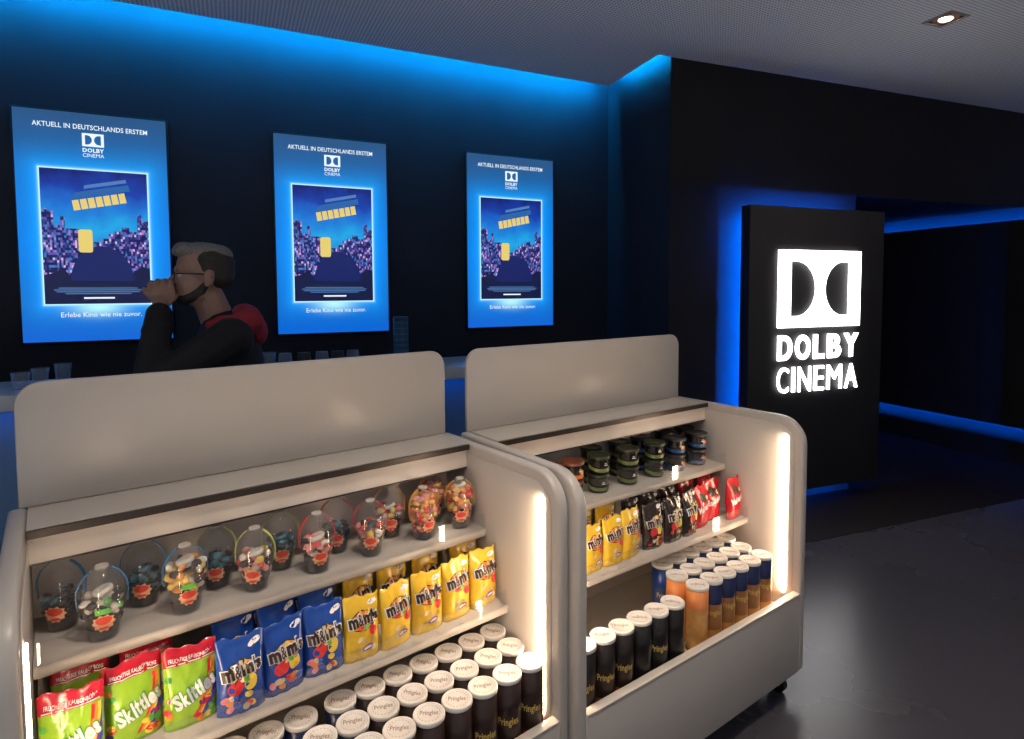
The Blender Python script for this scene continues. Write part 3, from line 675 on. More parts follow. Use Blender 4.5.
# farther stand
for k, a in enumerate([.476, .397, .318, .239, .160, .081]):
    kind = ['black', 'black', 'black', 'copper', 'copper', 'copper'][k] if k not in (2,) else 'black'
    can(kind, 'R', a, .070, '%s crisp can, single row in farther stand, %s from orange cans' % (CANS[kind][3], ORD[k]), 'crisp cans in the farther stand', [2.4, -.50, 2.6, -.56, -.44, -.50][k])
for r, (nm, b) in enumerate((('front', .093), ('middle', .181), ('rear', .270))):
    for k in range(7):
        a = .636+.0785*k+(.028 if r == 2 else 0)
        if a > 1.105: continue
        kind = 'orange' if k == 0 and r < 2 else ('blue' if k == 0 else 'gold')
        can(kind, 'R', a, b, '%s crisp can, %s row right in farther stand, %s from black cans' % (CANS[kind][3], nm, ORD[k]), 'crisp cans in the farther stand', 2.5 if kind == 'orange' else rr.uniform(-.25, .25)-.58)

# ------------------------------------------------------------------ candy pouches
PRINT = {k: mat('print '+k, c, .35) for k, c in dict(white=(.85, .83, .80), brown=(.035, .016, .010), red=(.70, .03, .03), yellow=(.85, .60, .06), green=(.10, .42, .05), blue=(.03, .12, .55), orange=(.80, .25, .03), cream=(.72, .58, .36), purple=(.16, .04, .30), gold=(.60, .42, .12), pink=(.75, .25, .3)).items()}
PK = list(PRINT); PL = [PRINT[k] for k in PK]; PI = {k: i for i, k in enumerate(PK)}
def pouch_proto(kind, w, h, d, seed):
    rg = random.Random(seed)
    ph = [rg.uniform(0, 6.28) for _ in range(8)]
    def half(x, z):
        v = z/h; u = 2*x/w
        body = max(0, 1-abs(u)**2.6)**.55
        bul = min(1, .72+.55*v) if v < .5 else 1.0-(max(0, v-.5)/.42)**1.8 if v < .92 else 0.0
        bul = max(0, bul)
        wr = .0022*(math.sin(11*u+5*v+ph[0])*math.sin(9*v+ph[1])+.8*math.sin(5*u*v*4+ph[2]+17*v))*body*(1 if v < .92 else .6)
        wr += .0016*math.sin(30*v+8*u+ph[3])*max(0, abs(u)-.5)
        return .0012+d/2*bul*body+wr*min(1, (1-v)*6+.25)
    def front(x, z, o=0.0):
        lean = -.010*math.sin(math.pi*min(1, z/h))*.3
        edge = 1-.03*math.sin(math.pi*min(1, z/h))          # waist
        top = .004*math.sin(2*math.pi*x/w+ph[4])*(z/h)**6+.003*math.cos(3*x/w*6.28+ph[5])*(z/h)**8
        return (x*edge, -half(x, z)-o+lean, z+top)
    def back(x, z):
        f = front(x, z); return (f[0], half(x, z)*.9, f[2])
    nx, nz_ = 12, 15
    cols = dict(yellow=((.80, .50, .03), (.80, .50, .03)), blue=((.008, .060, .34), (.008, .060, .34)), brown=((.030, .018, .015), (.030, .018, .015)), red=((.58, .012, .02), (.58, .012, .02)), lime=((.30, .52, .03), (.55, .012, .03)))[kind]
    ms = [mat('pouch foil '+kind, cols[0], .22, spec=.6, var=.06, nscale=60, coat=.3), mat('pouch band '+kind, cols[1], .24, spec=.6, var=.06, nscale=60, coat=.3)]
    t = thing('candy_pouch', 'x', 'candy bag')
    mb = MB()
    zs = [h*j/nz_ for j in range(nz_+1)]
    F = [front(-w/2+w*i/nx, z) for z in zs for i in range(nx+1)]; B = [back(-w/2+w*i/nx, z) for z in zs for i in range(nx+1)]
    q = lambda j, i: j*(nx+1)+i
    fs_, ms_ = [], []
    for j in range(nz_):
        for i in range(nx):
            k = 1 if j >= nz_*.80 else 0
            mb.add([F[q(j, i)], F[q(j, i+1)], F[q(j+1, i+1)], F[q(j+1, i)]], [(0, 1, 2, 3)], k, True)
            mb.add([B[q(j, i+1)], B[q(j, i)], B[q(j+1, i)], B[q(j+1, i+1)]], [(0, 1, 2, 3)], k, True)
    for i in range(nx): mb.add([F[q(0, i+1)], F[q(0, i)], B[q(0, i)], B[q(0, i+1)]], [(0, 1, 2, 3)], 0, False)
    for i in range(nx): mb.add([F[q(nz_, i)], F[q(nz_, i+1)], B[q(nz_, i+1)], B[q(nz_, i)]], [(0, 1, 2, 3)], 1, False)
    for i in (0, nx):
        for j in range(nz_): mb.add([F[q(j, i)], F[q(j+1, i)], B[q(j+1, i)], B[q(j, i)]], [(0, 1, 2, 3)], 0, True)
    bag = mb.build('bag', ms, t)
    ff = lambda o: (lambda x, z: front(x, max(.002, min(h*.985, z)), o))
    if kind in ('yellow', 'blue', 'brown'):
        mb = MB(); cy = h*(.66 if kind == 'yellow' else .60)
        cand = ['red', 'green', 'blue', 'orange', 'yellow', 'brown']
        put_disc(mb, 0, cy-.003, w*.36, h*.155, ff(.0008), PI['brown'], 20, .15)
        put_disc(mb, 0, cy-.003, w*.335, h*.138, ff(.0012), PI['cream' if kind != 'yellow' else 'orange'], 20, .15)
        for k in range(9):
            a = math.pi*(k-.5)/8 if k < 5 else math.pi+math.pi*(k-4.5)/4
            put_disc(mb, w*.25*math.cos(a), cy-.003+h*.105*math.sin(a), .009, .006, ff(.0014), PI[cand[k % 6]], 10, rg.uniform(0, 3))
        mb.build('emblem', PL, bag, fix=False)
        mb = MB(); cy += .002
        put_word(mb, "m&m's", w*.84, h*.180, ff(.0016), PI['white'], bold=.085, ang=.13, cy=cy, gap=.10, grow=.0022, res=9)
        put_word(mb, "m&m's", w*.84, h*.180, ff(.0036), PI['brown'], bold=.05, ang=.13, cy=cy, gap=.10, res=9)
        mb.build('lettering', PL, bag, fix=False)
        mb = MB()
        if kind == 'yellow':
            for k in range(5): put_disc(mb, rg.uniform(-.3, .3)*w, h*rg.uniform(.16, .40), .009, .006, ff(.0012), PI[['gold', 'cream', 'gold', 'cream', 'gold'][k]], 10, rg.uniform(0, 3))
            put_disc(mb, w*.27, h*.46, .011, .013, ff(.0014), PI['red'], 14); put_disc(mb, w*.10, h*.20, .016, .008, ff(.0014), PI['purple'], 14, .2)
            put_disc(mb, w*.10, h*.20, .012, .004, ff(.0018), PI['white'], 10, .2)
        else:
            put_disc(mb, -w*.14, h*.38, .017, .017, ff(.0014), PI['red'], 16); put_disc(mb, w*.18, h*.42, .014, .020, ff(.0014), PI['yellow'], 16)
            for k in range(12): put_disc(mb, rg.uniform(-.36, .36)*w, h*rg.uniform(.10, .26), .0095, .0075, ff(.0018+k*.0001), PI[(['red', 'yellow', 'orange', 'pink', 'cream', 'blue'] if kind == 'blue' else ['red', 'cream', 'brown', 'gold', 'red', 'brown'])[k % 6]], 10, rg.uniform(0, 3))
        mb.build('candy_print', PL, bag, fix=False)
        mb = MB(); put_disc(mb, w*.30, h*.885, .014, .0065, ff(.0012), PI['white'], 14, .25); mb.build('weight_badge', PL, bag, fix=False)
    elif kind == 'red':
        mb = MB(); put_text(mb, 'Maltesers', w*.86, h*.17, ff(.0020), PI['white'], bold=.05, ang=.28, cy=h*.50); mb.build('lettering', PL, bag, fix=False)
        mb = MB(); put_disc(mb, -.01, h*.73, .018, .018, ff(.0012), PI['brown'], 16); put_disc(mb, .018, h*.70, .015, .015, ff(.0016), PI['brown'], 16); put_disc(mb, .02, h*.70, .009, .009, ff(.0020), PI['cream'], 12)
        mb.build('candy_print', PL, bag, fix=False)
    else:
        mb = MB(); put_quad(mb, -w*.44, w*.44, h*.812, h*.822, ff(.0010), PI['white'], 8, 1)
        put_text(mb, 'FRUCHTIGE KAUBONBONS', w*.80, h*.045, ff(.0014), PI['white'], bold=.02, cy=h*.862); mb.build('band_lettering', PL, bag, fix=False)
        mb = MB()
        for k, c in enumerate(('red', 'orange', 'yellow', 'purple', 'blue')):
            vs = []; n = 10
            for j in range(n+1):
                z = h*(.10+.68*j/n); bx = w*(.40-.32*(1-(j/n))**2.2)+k*.0055-.010
                vs += [ff(.0010+.00006*k)(min(bx, w*.46), z), ff(.0010+.00006*k)(min(bx+.006, w*.47), z)]
            mb.add(vs, [(2*j, 2*j+1, 2*j+3, 2*j+2) for j in range(n)], PI[c])
        for k in range(16):
            put_disc(mb, w*rg.uniform(-.48, -.40) if k < 5 else w*rg.uniform(.02, .40), h*rg.uniform(.1, .75) if k < 5 else h*rg.uniform(.05, .34), .0075, .0065, ff(.0018), PI[['red', 'yellow', 'purple', 'orange', 'green'][k % 5]], 10)
        mb.build('rainbow_print', PL, bag, fix=False)
        mb = MB(); put_word(mb, 'Skittles', w*.84, h*.225, ff(.0018), PI['green'], bold=.08, ang=.42, cx=.003, cy=h*.455, skew=.1, gap=.10, grow=.002, res=9)
        put_word(mb, 'Skittles', w*.84, h*.225, ff(.0034), PI['white'], bold=.045, ang=.42, cx=.003, cy=h*.455, skew=.1, gap=.10, res=9); mb.build('lettering', PL, bag, fix=False)
    return t
_pp = {}
WORD = dict(yellow='yellow', blue='blue', brown='dark brown', red='red', lime='lime green')
DIM = dict(yellow=(.097, .168, .040), blue=(.100, .168, .044), brown=(.098, .168, .042), red=(.096, .165, .042), lime=(.106, .170, .042))
def pouch(kind, side, a, b, label, group, turn=0.0, tilt=0.0, sc=1.0, var=0):
    key = (kind, var)
    if key not in _pp: _pp[key] = o = pouch_proto(kind, *DIM[kind], seed=hash(kind) % 7 if False else len(_pp)+3)
    else: o = copy_tree(_pp[key])
    o.location = upos(side, a, b, H2+.0008); o.rotation_euler = (tilt, 0, unit_rot(side)+turn); o.scale = (sc, sc, sc); o['label'] = label; o['group'] = group
    return o
def lab(kind, row, k, ref, stand): return '%s candy bag, %s row, %s of its colour from the left, %s stand' % (WORD[kind], row, ORD[k], stand)
rp_ = random.Random(5)
for k, a in enumerate((.097, .203, .306)): pouch('lime', 'L', a, (.262, .300, .280)[k], lab('lime', 'front', k, '', 'nearer'), 'candy bags on the nearer stand', (-.05, .12, .02)[k], -.03, var=k % 2)
for k, a in enumerate((.105, .225)): pouch('lime', 'L', a+.01, .375, lab('lime', 'rear', k, '', 'nearer'), 'candy bags on the nearer stand', rp_.uniform(-.1, .1), -.02, .96, var=(k+1) % 2)
for k, a in enumerate((.400, .498, .596)): pouch('blue', 'L', a, (.250, .262, .268)[k], lab('blue', 'front', k, '', 'nearer'), 'candy bags on the nearer stand', (-.06, .10, -.08)[k], -.03, (1.0, .98, 1.0)[k], var=k % 2)
for k, a in enumerate((.412, .513, .615)): pouch('blue', 'L', a, .360, lab('blue', 'middle', k, '', 'nearer'), 'candy bags on the nearer stand', rp_.uniform(-.12, .12), -.02, .97, var=(k+1) % 2)
for k, a in enumerate((.430, .525, .630)): pouch('blue', 'L', a, .460, lab('blue', 'rear', k, '', 'nearer'), 'candy bags on the nearer stand', rp_.uniform(-.12, .12), .0, .97, var=k % 2)
for k, a in enumerate((.692, .789, .886, .986, 1.086)): pouch('yellow', 'L', a, (.258, .258, .262, .270, .276)[k], lab('yellow', 'front', k, '', 'nearer'), 'candy bags on the nearer stand', (-.05, .16, -.04, .08, .06)[k], -.03, (.96, .96, .97, 1.0, 1.0)[k], var=k % 2)
for k, a in enumerate((.735, .835, .945, 1.08)): pouch('yellow', 'L', a, .375, lab('yellow', 'rear', k, '', 'nearer'), 'candy bags on the nearer stand', rp_.uniform(-.15, .15), -.01, .97, var=(k+1) % 2)
for k, a in enumerate((.300, .394, .486)): pouch('yellow', 'R', a, (.262, .262, .266)[k], lab('yellow', 'front', k, '', 'farther'), 'candy bags on the farther stand', (.1, .02, .15)[k], -.03, (.93, .96, 1.0)[k], var=k % 2)
for k, a in enumerate((.345, .46)): pouch('yellow', 'R', a, .365, lab('yellow', 'rear', k, '', 'farther'), 'candy bags on the farther stand', rp_.uniform(-.1, .1), -.01, .98, var=(k+1) % 2)
for k, a in enumerate((.603, .710, .812)): pouch('brown', 'R', a, (.268, .262, .266)[k], lab('brown', 'front', k, '', 'farther'), 'candy bags on the farther stand', (-.05, .04, .20)[k], -.03, (.98, 1.0, 1.0)[k], var=k % 2)
for k, a in enumerate((.590, .700, .80)): pouch('brown', 'R', a, .365, lab('brown', 'rear', k, '', 'farther'), 'candy bags on the farther stand', rp_.uniform(-.1, .1), -.01, .95, var=(k+1) % 2)
for k, a in enumerate((.908, 1.000, 1.092)): pouch('red', 'R', a, (.285, .305, .262)[k], lab('red', 'front', k, '', 'farther'), 'candy bags on the farther stand', (.15, -.1, .12)[k], -.03, (.98, 1.0, 1.0)[k], var=k % 2)
for k, a in enumerate((.95, 1.07)): pouch('red', 'R', a, .395, lab('red', 'rear', k, '', 'farther'), 'candy bags on the farther stand', rp_.uniform(-.1, .1), -.01, .95, var=(k+1) % 2)

# ------------------------------------------------------------------ domed candy cups
CC = {k: mat('candy '+k, c, .35) for k, c in dict(dark=(.03, .025, .03), teal=(.03, .13, .17), white=(.75, .70, .62), red=(.65, .05, .05), orange=(.80, .32, .06), yellow=(.80, .55, .10), green=(.12, .40, .10), pink=(.75, .30, .28), blue=(.06, .22, .45)).items()}
CK = list(CC); CL = [CC[k] for k in CK]
HANDLE = dict(blue=mat('blue cup handle', (.05, .22, .45), .3), yellow=mat('lime cup handle', (.50, .55, .15), .3), red=mat('red cup handle', (.65, .05, .06), .3), orange=mat('orange cup handle', (.75, .35, .05), .3))
LABELM = [mat('cup label red', (.72, .07, .04), .4), mat('cup label peach', (.80, .42, .25), .4), mat('cup label green', (.12, .55, .08), .4)]
CONT = dict(dark=(['teal', 'dark', 'dark', 'teal', 'dark'], .074, 'teal and black'), mix=(['white', 'dark', 'green', 'dark', 'white'], .090, 'white and black'), red=(['red', 'pink', 'yellow', 'white', 'dark'], .080, 'red and yellow'), beige=(['white', 'orange', 'yellow', 'white', 'dark'], .105, 'cream and orange'), fruit=(['orange', 'yellow', 'pink', 'red', 'orange'], .120, 'orange fruity'))
def cup_r(z):
    pr = [(0, .0275), (.02, .0300), (.066, .0400), (.075, .0415), (.085, .0425), (.105, .0410), (.122, .0345), (.136, .0240), (.143, .0150)]
    for (z0, r0), (z1, r1) in zip(pr, pr[1:]):
        if z <= z1: return r0+(r1-r0)*(z-z0)/(z1-z0)
    return .012
def cup_proto(cont, hcol, seed, green):
    rg = random.Random(seed); t = thing('candy_cup', 'x', 'candy cup')
    mb = MB(); mb.lathe([(.0265, 0), (.0275, .001), (.030, .02), (.040, .066)], 24, cap1=False); mb.build('cup_base', CLEARP, t, fix=False)
    mb = MB(); mb.lathe([(.0412, .0665), (.0428, .068), (.0428, .071), (.0418, .0725), (.0425, .085), (.0410, .105), (.0345, .122), (.024, .136), (.015, .143), (.0148, .147), (.0135, .1475)], 24, cap0=False, cap1=False); dm = mb.build('dome_lid', CLEARP, t, fix=False)
    mb = MB(); mb.lathe([(.0125, .1435), (.0125, .1482), (.0105, .1490)], 18); mb.build('cap_disc', mat('frosted cap disc', (.50, .46, .43), .4), dm, fix=False)
    cols, lvl, _ = CONT[cont]
    mb = MB(); z = .030; n = 0
    cz = min(.052, lvl*.62); mb.lathe([(.0245, .003)]+[(cup_r(cz*q/5)-.0028, max(.004, cz*q/5)) for q in range(1, 6)]+[(.004, cz+.004)], 20, CK.index('dark'))
    while z < lvl:
        R = cup_r(z)-.0085
        for k in range(8):
            a = 2*math.pi*k/8+rg.uniform(0, 1)+n; q = R*rg.uniform(.80, 1.0)
            c = rg.choice(cols) if z > .03 or rg.random() < .3 else 'dark' if cont != 'fruit' else 'red'
            rot = Matrix.Rotation(rg.uniform(0, 6.28), 3, 'Z') @ Matrix.Rotation(rg.uniform(0, 6.28), 3, 'X')
            mb.ell((q*math.cos(a), q*math.sin(a), z+rg.uniform(-.003, .003)), (.012, .009, .0065), 9, 6, CK.index(c), rot)
        mb.ell((rg.uniform(-.008, .008), rg.uniform(-.008, .008), z), (.016, .016, .010), 9, 6, CK.index(rg.choice(cols)))
        z += .0125; n += .5
    if rg.random() < .5:   # a candy ring on top
        pts = [(.013*math.cos(2*math.pi*k/14), .013*math.sin(2*math.pi*k/14), lvl+.006+.004*math.cos(2*math.pi*k/14)) for k in range(14)]
        mb.tube(pts, .006, 8, CK.index('white' if cont != 'dark' else 'teal'), closed=True)
    o = mb.build('candy_filling', CL, t, fix=False); o['kind'] = 'stuff'
    f = lambda o_: (lambda x, z: ((cup_r(z)+.0012+o_)*math.sin(x/.035), -(cup_r(z)+.0012+o_)*math.cos(x/.035), z))
    mb = MB()
    vs = [f(0)(0, .042)]; n = 20
    for k in range(n):
        r = .021 if k % 2 == 0 else .0165; a = 2*math.pi*k/n; vs.append(f(0)(r*math.cos(a), .042+r*.95*math.sin(a)))
    mb.add(vs, [(0, 1+k, 1+(k+1) % n) for k in range(n)], 1)
    put_disc(mb, 0, .048, .0135, .009, f(.0006), 0, 14); put_disc(mb, 0, .031, .010, .0035, f(.0006), 0, 10)
    if green: put_quad(mb, -.012, .010, .062, .074, f(.0006), 2, 3, 2)
    mb.build('label_sticker', LABELM, t, fix=False)
    mb = MB(); pts = []
    for k in range(17):
        a = math.pi*k/16; rr_ = .0455
        z = .070+.076*math.sin(a)**.8 if 0 < k < 16 else .066
        xx = rr_*math.cos(a); lim = max(.016, cup_r(min(.142, z))+.0035)
        xx = math.copysign(max(abs(xx)*.0, min(abs(xx)*1.02, lim)), xx) if z > .13 else math.copysign(lim, xx) if abs(xx) > .012 else xx
        if z > .125 and abs(xx) < .016: continue
        pts.append((xx, z))
    L_ = [p for p in pts if p[0] > 0]; R_ = [p for p in pts if p[0] <= 0]
    for half in (L_, R_):
        if len(half) < 2: continue
        vs = []
        for x, z in half: vs += [(x, -.0045, z), (x, .0045, z), (x*.965, .0045, z-.001), (x*.965, -.0045, z-.001)]
        fs2 = []
        for i in range(len(half)-1):
            for j in range(4): fs2.append((4*i+j, 4*i+(j+1) % 4, 4*(i+1)+(j+1) % 4, 4*(i+1)+j))
        fs2 += [(3, 2, 1, 0), (4*(len(half)-1), 4*(len(half)-1)+1, 4*(len(half)-1)+2, 4*(len(half)-1)+3)]
        mb.add(vs, fs2)
    mb.build('handle', HANDLE[hcol], t)
    return t
cups = [(.091, .488, 'dark', 'blue', 0), (.160, .385, 'mix', 'blue', 1), (.247, .490, 'dark', 'blue', 0), (.320, .392, 'beige', 'blue', 1), (.402, .470, 'dark', 'yellow', 0), (.476, .396, 'red', 'yellow', 0), (.559, .472, 'dark', 'yellow', 0),
        (.631, .394, 'red', 'red', 0), (.716, .475, 'dark', 'red', 0), (.785, .396, 'red', 'red', 0), (.884, .480, 'red', 'orange', 0), (.956, .400, 'fruit', 'orange', 0), (1.036, .490, 'fruit', 'orange', 0), (1.088, .402, 'fruit', 'orange', 0)]
fi = ri = 0
for k, (a, b, c, hc, g) in enumerate(cups):
    o = cup_proto(c, hc, 20+k, g)
    front_ = b < .44
    n = fi if front_ else ri
    if front_: fi += 1
    else: ri += 1
    o.scale = (1.05,)*3; o.location = upos('L', a, b, H1+.0006); o.rotation_euler = (0, 0, unit_rot('L')+rr.uniform(-.25, .25)-.25)
    tag(o, 'domed cup of %s candy, %s row of top shelf, %s from left' % (CONT[c][2], 'front' if front_ else 'rear', ORD[n]), 'candy cup', 'domed candy cups on the nearer stand')

# ------------------------------------------------------------------ black tubs on the farther stand
TUBB = mat('glossy black tub', (.010, .009, .010), .18, coat=.4)
BAND = dict(green=mat('olive green tub band', (.13, .17, .05), .3), orange=mat('copper tub band', (.55, .17, .05), .3), blue=mat('blue tub band', (.02, .075, .21), .3))
TLID = dict(green=mat('green black tub lid', (.022, .028, .012), .3), orange=mat('copper tub lid', (.16, .045, .025), .3), blue=mat('black tub lid', (.02, .018, .022), .3))
TR = .0415
_tb = {}
def tub_proto(col):
    t = thing('gum_tub', 'x', 'tub')
    mb = MB(); mb.lathe([(.036, 0), (.038, .002), (TR-.001, .054), (TR, .055), (TR, .058)], 26); body = mb.build('tub_body', TUBB, t, fix=False)
    rz = lambda z: .0382+(TR-.001-.0382)*z/.054+.0008
    f = lambda x, z: (rz(z)*math.sin(x/.04), -rz(z)*math.cos(x/.04), z)
    mb = MB(); n = 24; vs = []
    for k in range(n+1):
        x = -.062+.124*k/n; c = .016+.012*(x/.06)**2 if x < 0 else .016+.006*(x/.06)**2
        hh = .007
        vs += [f(x, max(.002, c-hh)), f(x, c+hh)]
    mb.add(vs, [(2*k, 2*k+2, 2*k+3, 2*k+1) for k in range(n)]); mb.build('colour_band', BAND[col], body, fix=False)
    mb = MB(); put_quad(mb, .006, .020, .034, .037, f, 0, 3, 1); put_quad(mb, .008, .016, .040, .043, f, 0, 3, 1)
    if col != 'green': put_disc(mb, .024, .030, .012, .009, f, 1, 12)
    mb.build('front_print', [PRINT['white'], PRINT['orange']], body, fix=False)
    mb = MB(); mb.lathe([(TR+.0005, .0565), (TR+.002, .058), (TR+.002, .0655), (TR+.0005, .0675), (.036, .0675), (.035, .0665), (.001, .0665)], 26); mb.build('tub_lid', TLID[col], t, fix=False)
    return t
def tub(col, a, b, lvl, label):
    if col not in _tb: _tb[col] = o = tub_proto(col)
    else: o = copy_tree(_tb[col])
    o.location = upos('R', a, b, H1+.0006+lvl*.0680); o.rotation_euler = (0, 0, unit_rot('R')+rr.uniform(-.2, .3)-.45); o['label'] = label; o['group'] = 'stacked gum tubs on the farther stand'
cw_ = dict(green='black gum tub with green band', orange='black gum tub with copper band', blue='black gum tub with blue band')
for nm, b, lst in (('front', .412, [('orange', .245), ('orange', .340), ('green', .470), ('green', .625), ('green', .775), ('blue', .905), ('blue', 1.045)]), ('rear', .508, [('green', .520), ('green', .672), ('blue', .80), ('blue', .955), ('blue', 1.085)])):
    cnt = {}
    for col, a in lst:
        n = cnt.get(col, 0); cnt[col] = n+1
        for lvl in (0, 1): tub(col, a+.003*lvl, b, lvl, '%s, %s of the %s such stack from left, %s row' % (cw_[col], 'top' if lvl else 'bottom', ORD[n], nm))

# ------------------------------------------------------------------ person drinking at the counter
def capsule(mb, p0, r0, p1, r1, n=14):
    p0 = Vector(p0); p1 = Vector(p1)
    mb.tube([p0, p0.lerp(p1, .5), p1], [r0, (r0+r1)/2, r1], n)
    mb.ell(p0, (r0,)*3, n, 8); mb.ell(p1, (r1,)*3, n, 8)
def chain(mb, pts, rs, n=12):
    for i in range(len(pts)-1): capsule(mb, pts[i], rs[i], pts[i+1], rs[i+1], n)
def blob(name, mb, m, parent, voxel, smooth=3):
    me = mb.mesh('raw', m); o = bpy.data.objects.new('raw', me); COL.objects.link(o)
    md = o.modifiers.new('r', 'REMESH'); md.mode = 'VOXEL'; md.voxel_size = voxel; md.use_smooth_shade = True
    if smooth:
        sm = o.modifiers.new('s', 'SMOOTH'); sm.factor = .5; sm.iterations = smooth
    dg = bpy.context.evaluated_depsgraph_get(); dg.update()
    me2 = bpy.data.meshes.new_from_object(o.evaluated_get(dg)); bpy.data.objects.remove(o); bpy.data.meshes.remove(me)
    me2.name = name
    if not me2.materials: me2.materials.append(m)
    return link(name, me2, parent)
SKIN = mat('skin', (.36, .20, .145), .5, var=.06, nscale=30)
HAIRT = mat('ash blond hair top', (.20, .18, .16), .55, var=.3, nscale=160, bump=.6)
HAIRS = mat('short dark side hair', (.035, .026, .022), .7, var=.3, nscale=220, bump=.5)
JACK = mat('black jacket cloth', (.010, .010, .012), .8, var=.2, nscale=90, bump=.3)
HOODM = mat('red hood lining', (.36, .022, .035), .8, var=.12, nscale=90, bump=.3)
TROU = mat('dark trousers', (.018, .018, .024), .85)
SHOE = mat('black shoe leather', (.015, .013, .012), .4)
FRAME = mat('black glasses frame', (.01, .009, .009), .3)
ps = thing('person', 'person in black jacket with red hood and glasses drinking from cup', 'person', (-1.115, 2.145, 0), math.atan2(-.468, -.884))
RM = Matrix.Rotation
mb = MB()
# head
mb.ell((-.006, 0, 1.668), (.094, .075, .088), 24, 16)
mb.ell((.030, 0, 1.612), (.066, .062, .085), 20, 14)
mb.ell((.066, 0, 1.548), (.024, .026, .018), 12, 8)            # chin
capsule(mb, (.020, .045, 1.570), .022, (.062, .016, 1.549), .017); capsule(mb, (.020, -.045, 1.570), .022, (.062, -.016, 1.549), .017)
mb.ell((.080, 0, 1.660), (.016, .050, .012), 12, 8)            # brow
chain(mb, [(.090, 0, 1.645), (.108, 0, 1.614), (.097, 0, 1.606)], [.008, .0115, .010])   # nose
for s in (1, -1): mb.ell((.098, s*.011, 1.606), (.010, .008, .007), 10, 6)
mb.ell((.090, 0, 1.586), (.010, .024, .006), 12, 6); mb.ell((.088, 0, 1.573), (.011, .021, .007), 12, 6)  # lips
for s in (1, -1):
    mb.ell((-.014, s*.079, 1.625), (.020, .007, .032), 12, 8, 0, RM(s*.35, 3, 'Z') @ RM(-.15, 3, 'Y'))   # ears
    mb.ell((.058, s*.036, 1.605), (.022, .020, .024), 10, 8)  # cheeks
# neck, torso, pelvis
chain(mb, [(-.010, 0, 1.56), (-.035, 0, 1.49), (-.060, 0, 1.42)], [.054, .057, .068])
mb.ell((-.065, 0, 1.27), (.105, .165, .22), 20, 14); mb.ell((-.055, 0, 1.02), (.100, .150, .18), 18, 12)
ARM_L = [(-.075, .165, 1.415), (.165, .225, 1.275), (.138, .078, 1.520)]
ARM_R = [(-.075, -.175, 1.415), (-.085, -.235, 1.135), (.020, -.215, .915)]
for A in (ARM_L, ARM_R):
    chain(mb, A, [.055, .040, .027])
    chain(mb, [(-.06, 0, 1.42), A[0]], [.07, .058])
for s in (1, -1): chain(mb, [(-.05, s*.085, .93), (-.025, s*.10, .50), (-.065, s*.105, .09)], [.088, .056, .038]); 
for s in (1, -1): chain(mb, [(-.075, s*.105, .05), (.085, s*.115, .035)], [.038, .030])
# left hand closed round the cup
HC = Vector((.128, .0, 1.578))
mb.ell((.133, .048, 1.560), (.034, .015, .044), 14, 10)
chain(mb, [(.138, .070, 1.522), (.136, .055, 1.545)], [.026, .024])
for k, (x0, z0, ln) in enumerate(((.098, 1.596, .030), (.119, 1.604, .036), (.140, 1.603, .034), (.161, 1.592, .026))):
    chain(mb, [(x0, .046, z0-.022), (x0+.004, .046, z0), (x0+.006, .036, z0+.012), (x0+.004, .018, z0+.0165), (x0+.002, .018-ln*.8, z0+.012)], [.0095, .0095, .0092, .0085, .0075], 8)
chain(mb, [(.166, .044, 1.560), (.180, .040, 1.578), (.185, .024, 1.590), (.183, .004, 1.590)], [.0085, .0082, .0078, .0068], 8)
chain(mb, [(.116, .052, 1.540), (.098, .044, 1.556), (.092, .026, 1.566), (.096, .006, 1.560)], [.012, .0105, .0095, .0080], 8)
# right hand, relaxed
mb.ell((.035, -.212, .875), (.024, .014, .042), 12, 8)
for k in range(4): chain(mb, [(.018+.012*k, -.212, .845), (.022+.012*k, -.206, .810+.004*abs(k-1.5)), (.024+.012*k, -.192, .788+.006*abs(k-1.5))], [.0090, .0084, .0072], 8)
chain(mb, [(.052, -.205, .890), (.066, -.196, .862), (.066, -.190, .838)], [.0115, .0098, .0082], 8)
body = blob('body', mb, SKIN, ps, .0042, 1)
# eyes
for s in (1, -1):
    mb = MB(); mb.ell((.074, s*.032, 1.636), (.011, .012, .010), 12, 8); mb.build('eye', mat('eye white', (.55, .52, .48), .3), ps)
# hair
mb = MB(); mb.ell((.004, 0, 1.722), (.088, .062, .036), 20, 12); mb.ell((.050, 0, 1.728), (.046, .052, .028), 16, 10, 0, RM(-.25, 3, 'Y')); mb.ell((-.042, 0, 1.712), (.056, .060, .040), 16, 10)
mb.ell((.082, .008, 1.722), (.020, .042, .018), 12, 8)
blob('hair', mb, HAIRT, ps, .006, 2)
mb = MB(); mb.ell((-.018, 0, 1.682), (.086, .079, .062), 22, 14); mb.ell((-.040, 0, 1.645), (.063, .071, .058), 18, 12); mb.ell((-.012, .064, 1.672), (.030, .016, .036), 10, 8); mb.ell((-.012, -.064, 1.672), (.030, .016, .036), 10, 8)
blob('hair_sides', mb, HAIRS, ps, .006, 2)
mb = MB(); mb.ell((.060, 0, 1.556), (.034, .038, .028), 16, 10); chain(mb, [(.000, .054, 1.600), (.022, .050, 1.572), (.055, .030, 1.555)], [.014, .020, .020]); chain(mb, [(.000, -.054, 1.600), (.022, -.050, 1.572), (.055, -.030, 1.555)], [.014, .020, .020])
blob('beard', mb, HAIRS, ps, .006, 2)
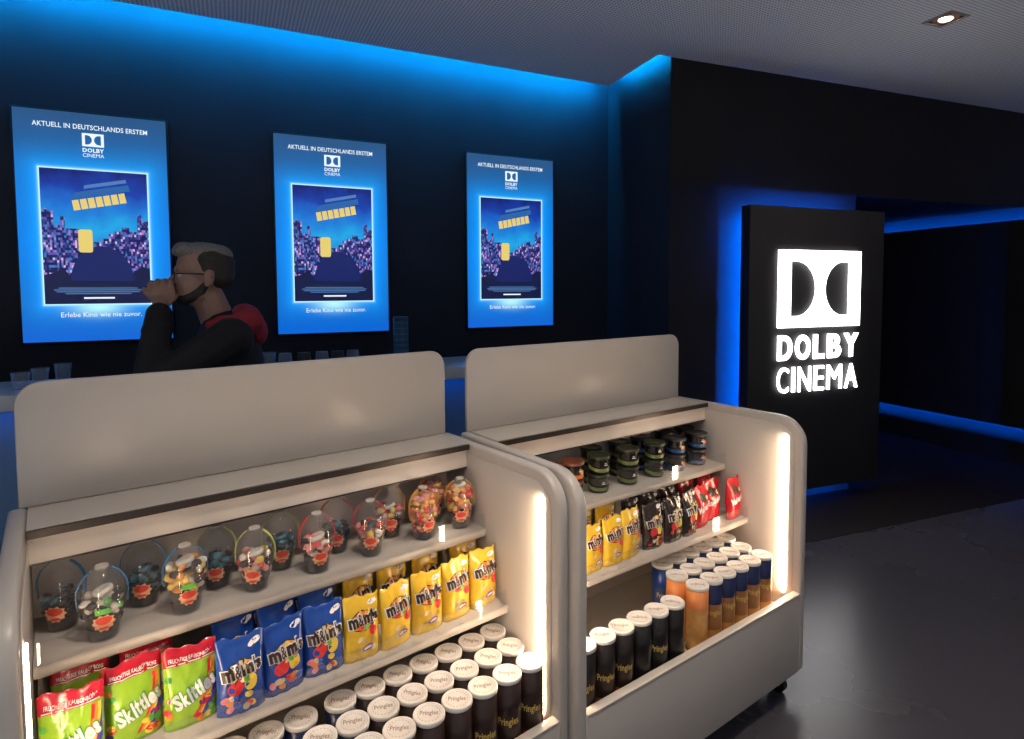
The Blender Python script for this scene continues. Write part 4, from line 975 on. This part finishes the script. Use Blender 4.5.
# glasses
g = MB()
for s in (1, -1):
    pts = [(.098-.010*(math.cos(a)*.5+.5) if False else .098-.006*abs(math.cos(a)), s*(.034+.024*math.cos(a)), 1.636+.018*math.sin(a)) for a in [2*math.pi*k/18 for k in range(18)]]
    g.tube(pts, .0022, 6, closed=True)
    g.tube([(.092, s*.058, 1.642), (.070, s*.074, 1.643), (-.005, s*.082, 1.640), (-.024, s*.082, 1.628)], .0024, 6)
g.tube([(.100, .010, 1.640), (.104, 0, 1.642), (.100, -.010, 1.640)], .0022, 6)
gl_ = g.build('glasses', FRAME, ps, fix=False)
mb = MB()
for s in (1, -1): put_disc(mb, s*.034, 1.636, .0235, .0175, lambda y, z: (.0945, y, z), 0, 16)
mb.build('lens', GLASS, gl_, fix=False)
# jacket
mb = MB()
mb.ell((-.068, 0, 1.285), (.128, .190, .215), 22, 16); mb.ell((-.062, 0, 1.02), (.128, .180, .22), 20, 14)
for s, A in ((1, ARM_L), (-1, ARM_R)):
    wv = Vector(A[2]); el = Vector(A[1]); cuff = el.lerp(wv, .93)
    chain(mb, [A[0], tuple(el), tuple(cuff)], [.076, .056, .042]); chain(mb, [(-.058, 0, 1.440), (A[0][0], A[0][1]*.8, 1.405)], [.080, .074])
    for f_ in (.25, .5, .72): mb.ell(el.lerp(wv, f_), (.051, .050, .018), 12, 8, 0, RM(.4*s, 3, 'X'))
blob('jacket', mb, JACK, ps, .008, 2)
mb = MB()
mb.ell((-.135, 0, 1.475), (.055, .120, .062), 18, 12, 0, RM(.5, 3, 'Y'))
for s in (1, -1): chain(mb, [(-.140, s*.095, 1.470), (-.095, s*.140, 1.455), (-.050, s*.132, 1.462), (-.012, s*.105, 1.462)], [.050, .046, .036, .018])
mb.ell((-.165, 0, 1.43), (.045, .11, .060), 16, 10)
blob('hood', mb, HOODM, ps, .008, 3)
mb = MB()
mb.ell((-.055, 0, .95), (.116, .168, .15), 18, 12)
for s in (1, -1): chain(mb, [(-.05, s*.088, .90), (-.025, s*.10, .50), (-.065, s*.105, .09)], [.100, .072, .060])
blob('trousers', mb, TROU, ps, .010, 2)
for s in (1, -1):
    mb = MB(); chain(mb, [(-.080, s*.105, .050), (.050, s*.112, .046), (.105, s*.116, .040)], [.048, .046, .038]); mb.box(-.125, .14, s*.112-.045, s*.112+.045, .002, .02)
    blob('shoe', mb, SHOE, ps, .008, 3)
# the cup in the hand
cp = thing('beverage_cup', 'small dark cup held to the mouth of the person in glasses', 'cup')
cp.matrix_world = ps.matrix_basis @ Matrix.Translation((.172, 0, 1.600)) @ RM(math.radians(-107), 4, 'Y')
mb = MB(); mb.lathe([(.021, 0), (.022, .002), (.029, .074), (.0275, .074), (.0205, .004)], 20); mb.build('cup_body', PAPER[1], cp, fix=False)
mb = MB(); mb.lathe([(.0288, .0725), (.0302, .074), (.0288, .0757)], 20, cap0=False, cap1=False); mb.build('rim', PAPER[1], cp, fix=False)
